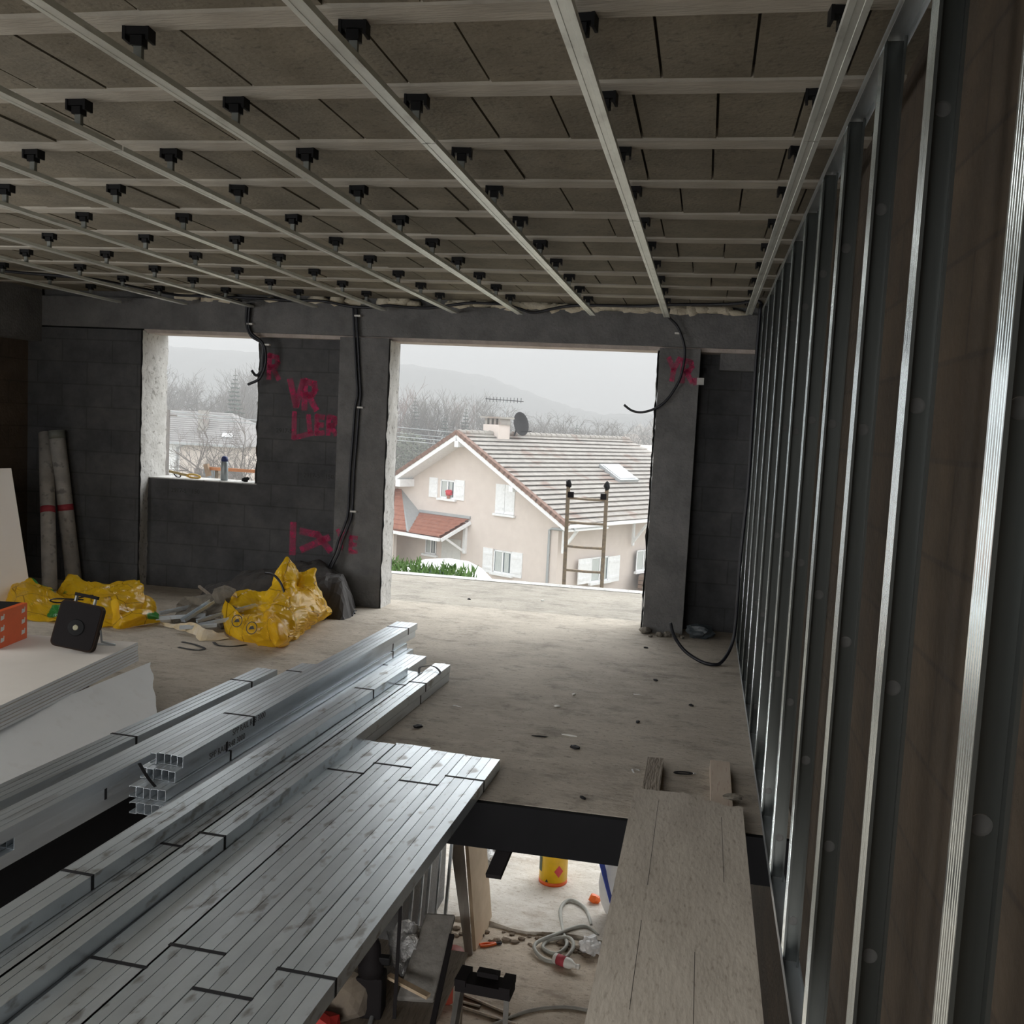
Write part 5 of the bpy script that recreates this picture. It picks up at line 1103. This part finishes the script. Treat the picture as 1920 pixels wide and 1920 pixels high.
pl = thing('utility_pole', 'grey wooden utility pole at the left side of the left window view', 'utility pole', (-29.4, 50, -5.9))
MB().tube([(0, 0, 0), (.05, 0, 7.4)], .13, 8).build('pole', M_bark, pl); MB().box(-.5, .6, -.05, .05, 7.05, 7.15).build('crossarm', M_bark, pl)
for k, zz in enumerate((1.42, 1.22)):
    P = [(-29.3, 50, zz), (-24, 50, zz - .25), (-18.6, 50.2, zz - .62), (-8, 51, zz - 1.0)]
    tag(MB().tube(spline(P, 4), .025, 4).build('overhead_wire', M_zinc), '%s overhead wire running from the utility pole' % ('upper', 'lower')[k], 'wire')
for k, zz in enumerate((.75, .30)):
    P = [(-26, 75, zz + .35), (-22, 75, zz + .15), (-17, 75, zz), (-12, 75, zz)]
    tag(MB().tube(spline(P, 4), .03, 4).build('overhead_wire', M_zinc), '%s overhead wire left of the beige house chimney' % ('upper', 'lower')[k], 'wire')
ct = thing('manor_house', 'distant pale building with steep grey roofs at the right edge of the opening', 'house', (-9.3, 150, -7))
MB().box(-3, 4, 0, 8, 0, 8.1).build('wall', M_render, ct)
m = MB()
for (cx, hw, zt) in ((-.8, 1.6, 9.9), (1.8, 2.4, 11.4)): m.add([(cx - hw, 0, 8), (cx + hw, 0, 8), (cx + hw, 6, 8), (cx - hw, 6, 8), (cx, 3, zt)], [(0, 1, 4), (1, 2, 4), (2, 3, 4), (3, 0, 4)])
m.build('roof', M_rooft, ct)

# trees
def grow(m, p, d, L, r, dep, rg, spread, up):
    n = 3; pts = [p]; q = p
    for k in range(n):
        d = (d + Vector((rg.uniform(-1, 1), rg.uniform(-1, 1), rg.uniform(-.4, 1) * up)) * .14).normalized(); q = q + d * L / n; pts.append(q)
    m.tube(pts, [r * (1 - .35 * k / n) for k in range(n + 1)], 4 if dep > 2 else 3, False)
    if dep == 0: return
    for k in range(rg.choice((3, 3, 4))):
        t = rg.choice(pts[1:]); a = rg.random() * 2 * PI; o = d.orthogonal().normalized(); o = Matrix.Rotation(a, 3, d) @ o
        nd = (d * (1 - spread) + o * spread + Vector((0, 0, up * .25))).normalized()
        grow(m, t, nd, L * rg.uniform(.55, .8), r * .55, dep - 1, rg, spread, up)
def tree(label, loc, h, seed, mat, spread=.5, up=.6, dep=4, group=None):
    rg = random.Random(seed); t = thing('bare_tree', label, 'tree', loc, rg.random() * 6, group)
    m = MB(); m.tube([(0, 0, 0), (0, 0, h * .18), (.05 * h * rg.uniform(-1, 1) * .3, 0, h * .36)], [h * .022, h * .018, h * .014], 6); top = Vector(m.v[-1]); m.build('trunk', mat, t)
    m = MB()
    for k in range(5): grow(m, Vector((0, 0, h * (.2 + .04 * k))), Vector((math.cos(k * 1.3 + seed) * spread, math.sin(k * 1.3 + seed) * spread, 1)).normalized(), h * .34, h * .012, dep, rg, spread, up)
    m.build('branches', mat, t); return t
def fir(label, loc, h, seed, wd=.2, group=None):
    rg = random.Random(seed); t = thing('fir_tree', label, 'tree', loc, 0, group)
    MB().tube([(0, 0, 0), (0, 0, h)], [h * .015, .02], 6).build('trunk', M_bark, t); m = MB(); nl = 30
    for i in range(nl):
        f = i / nl; z0 = h * (.12 + .86 * f); R = h * wd * (1 - f) ** .8 + .08
        for k in range(12):
            a = 2 * PI * k / 12 + i * .7 + rg.uniform(-.2, .2); r = R * rg.uniform(.65, 1.1); c, s_ = math.cos(a), math.sin(a); w_ = r * .26
            m.add([(0, 0, z0), (c * r * .6 - s_ * w_, s_ * r * .6 + c * w_, z0 - r * .12), (c * r, s_ * r, z0 - r * .22 + .05), (c * r * .6 + s_ * w_, s_ * r * .6 - c * w_, z0 - r * .12), (c * r * .55, s_ * r * .55, z0 - r * .35)],
                  [(0, 1, 2), (0, 2, 3), (1, 4, 2), (3, 2, 4)])
    m.build('needles', M_fir, t); return t
G1 = 'bare trees in the mist behind the beige house'
protos = [tree('bare winter tree in the misty wood behind the beige house', (-27.2, 82, -6.5), 10.2, 1, M_barkr, .42, .9, 4, G1), tree('bare winter tree in the misty wood behind the beige house', (-24.3, 84, -6.5), 10.2, 2, M_bark, .45, .8, 4, G1), tree('bare winter tree in the misty wood behind the beige house', (-19.9, 88, -6.5), 9.4, 3, M_bark, .6, .45, 4, G1)]
for k, (x, y, s_) in enumerate(((-28.4, 86, .95), (-26, 90, 1.02), (-25.2, 80, .8), (-23.4, 92, .95), (-21.6, 85, .96), (-18.4, 86, .98), (-17.2, 95, .95), (-15.6, 90, .93), (-14.2, 93, .95), (-12.7, 95, .93), (-11.3, 92, .92), (-9.9, 96, .92), (-8.4, 94, .9), (-22.7, 105, 1.1), (-16.4, 110, 1.0), (-12, 118, 1.0), (-7, 120, 1.05), (-29.6, 95, 1.0), (-19, 115, 1.05), (-9, 108, .95))):
    s_ *= 1.1 if x > -20 else 1.0
    c = copy_tree(protos[(2 if x > -20 else k % 3)]); c.location = (x, y, -6.6 - (y - 82) * .02); c.scale = (s_ * rnd.uniform(.9, 1.2), s_, s_); c.rotation_euler = (0, 0, rnd.random() * 6)
G2 = 'bare trees in the mist seen through the left window'
for k, (x, y, s_) in enumerate(((-56, 92, 1.28), (-54, 97, 1.3), (-52.5, 90, 1.15), (-51, 99, 1.2), (-49.6, 95, 1.1), (-48.2, 100, 1.2), (-46.4, 93, 1.05), (-45.5, 99, 1.1), (-57.5, 100, 1.35), (-53, 106, 1.3), (-47.5, 108, 1.2), (-50.3, 88, .95))):
    c = copy_tree(protos[(1, 2, 2)[k % 3]]); c.location = (x, y, -6.9); c.scale = (s_ * 1.15, s_, s_); c.rotation_euler = (0, 0, rnd.random() * 6)
    c['label'] = 'bare winter tree in the mist seen through the left window'; c['group'] = G2
fir('tall dark fir rising over the misty trees in the left window', (-40.6, 80, -6.6), 11.9, 5, .17)
f0 = fir('dark fir above the wood at the left side of the opening', (-25.7, 85, -6.5), 10.6, 6, .14)
for x, y, s_, lab in ((-22.35, 83, .86, 'fir in the wood just left of the rooftop aerial'), (-20.75, 84, .92, 'fir in the wood behind the chimney of the beige house'), (-11.95, 92, .83, 'lone small fir behind the middle of the pale roof'), (-23.6, 90, .8, 'slim fir in the wood between the tall fir and the chimney')):
    c = copy_tree(f0); c.location = (x, y, -6.5); c.scale = (s_, s_, s_); c['label'] = lab
cs = tree('small bare garden tree in front of the house in the left window', (-26.4, 50, -5.8), 6.6, 9, M_bark, .55, .6, 4)
c = copy_tree(cs); c.location = (-24.4, 50, -5.8); c.scale = (.8, .8, 1.05); c.rotation_euler = (0, 0, 2); c['label'] = 'slender bare garden tree at the right side of the left window view'
c = copy_tree(cs); c.location = (-28.3, 49, -5.8); c.scale = (.5, .5, .55); c['label'] = 'low bare shrub at the lower left of the left window view'
# evergreen shrub mass
ev = thing('evergreen_shrub', 'dense grey-green evergreen shrub left of the beige house gable', 'shrub', (-22.9, 74, -6.4))
m = MB()
for k in range(7000):
    u_ = rnd.random() * 2 * PI; v_ = rnd.uniform(-1, 1); rr = rnd.random() ** .35
    x = 2.3 * rr * math.cos(u_) * math.sqrt(1 - v_ * v_) ; y = 2 * rr * math.sin(u_) * math.sqrt(1 - v_ * v_); zc = 3.7 + 3.5 * rr * v_
    a = rnd.random() * PI; s_ = rnd.uniform(.05, .11); d = Vector((math.cos(a), math.sin(a), rnd.uniform(-.5, .8))) * s_ * 2; e = Vector((-math.sin(a), math.cos(a), rnd.uniform(-.5, .5))) * s_
    p = Vector((x, y, zc)); m.add([p - e, p + d * .6 - e * .2, p + d, p + e], [(0, 1, 2, 3)])
m.build('leaves', M_ever, ev); MB().tube([(0, 0, 0), (0, 0, 3)], .15, 6).build('trunk', M_bark, ev)
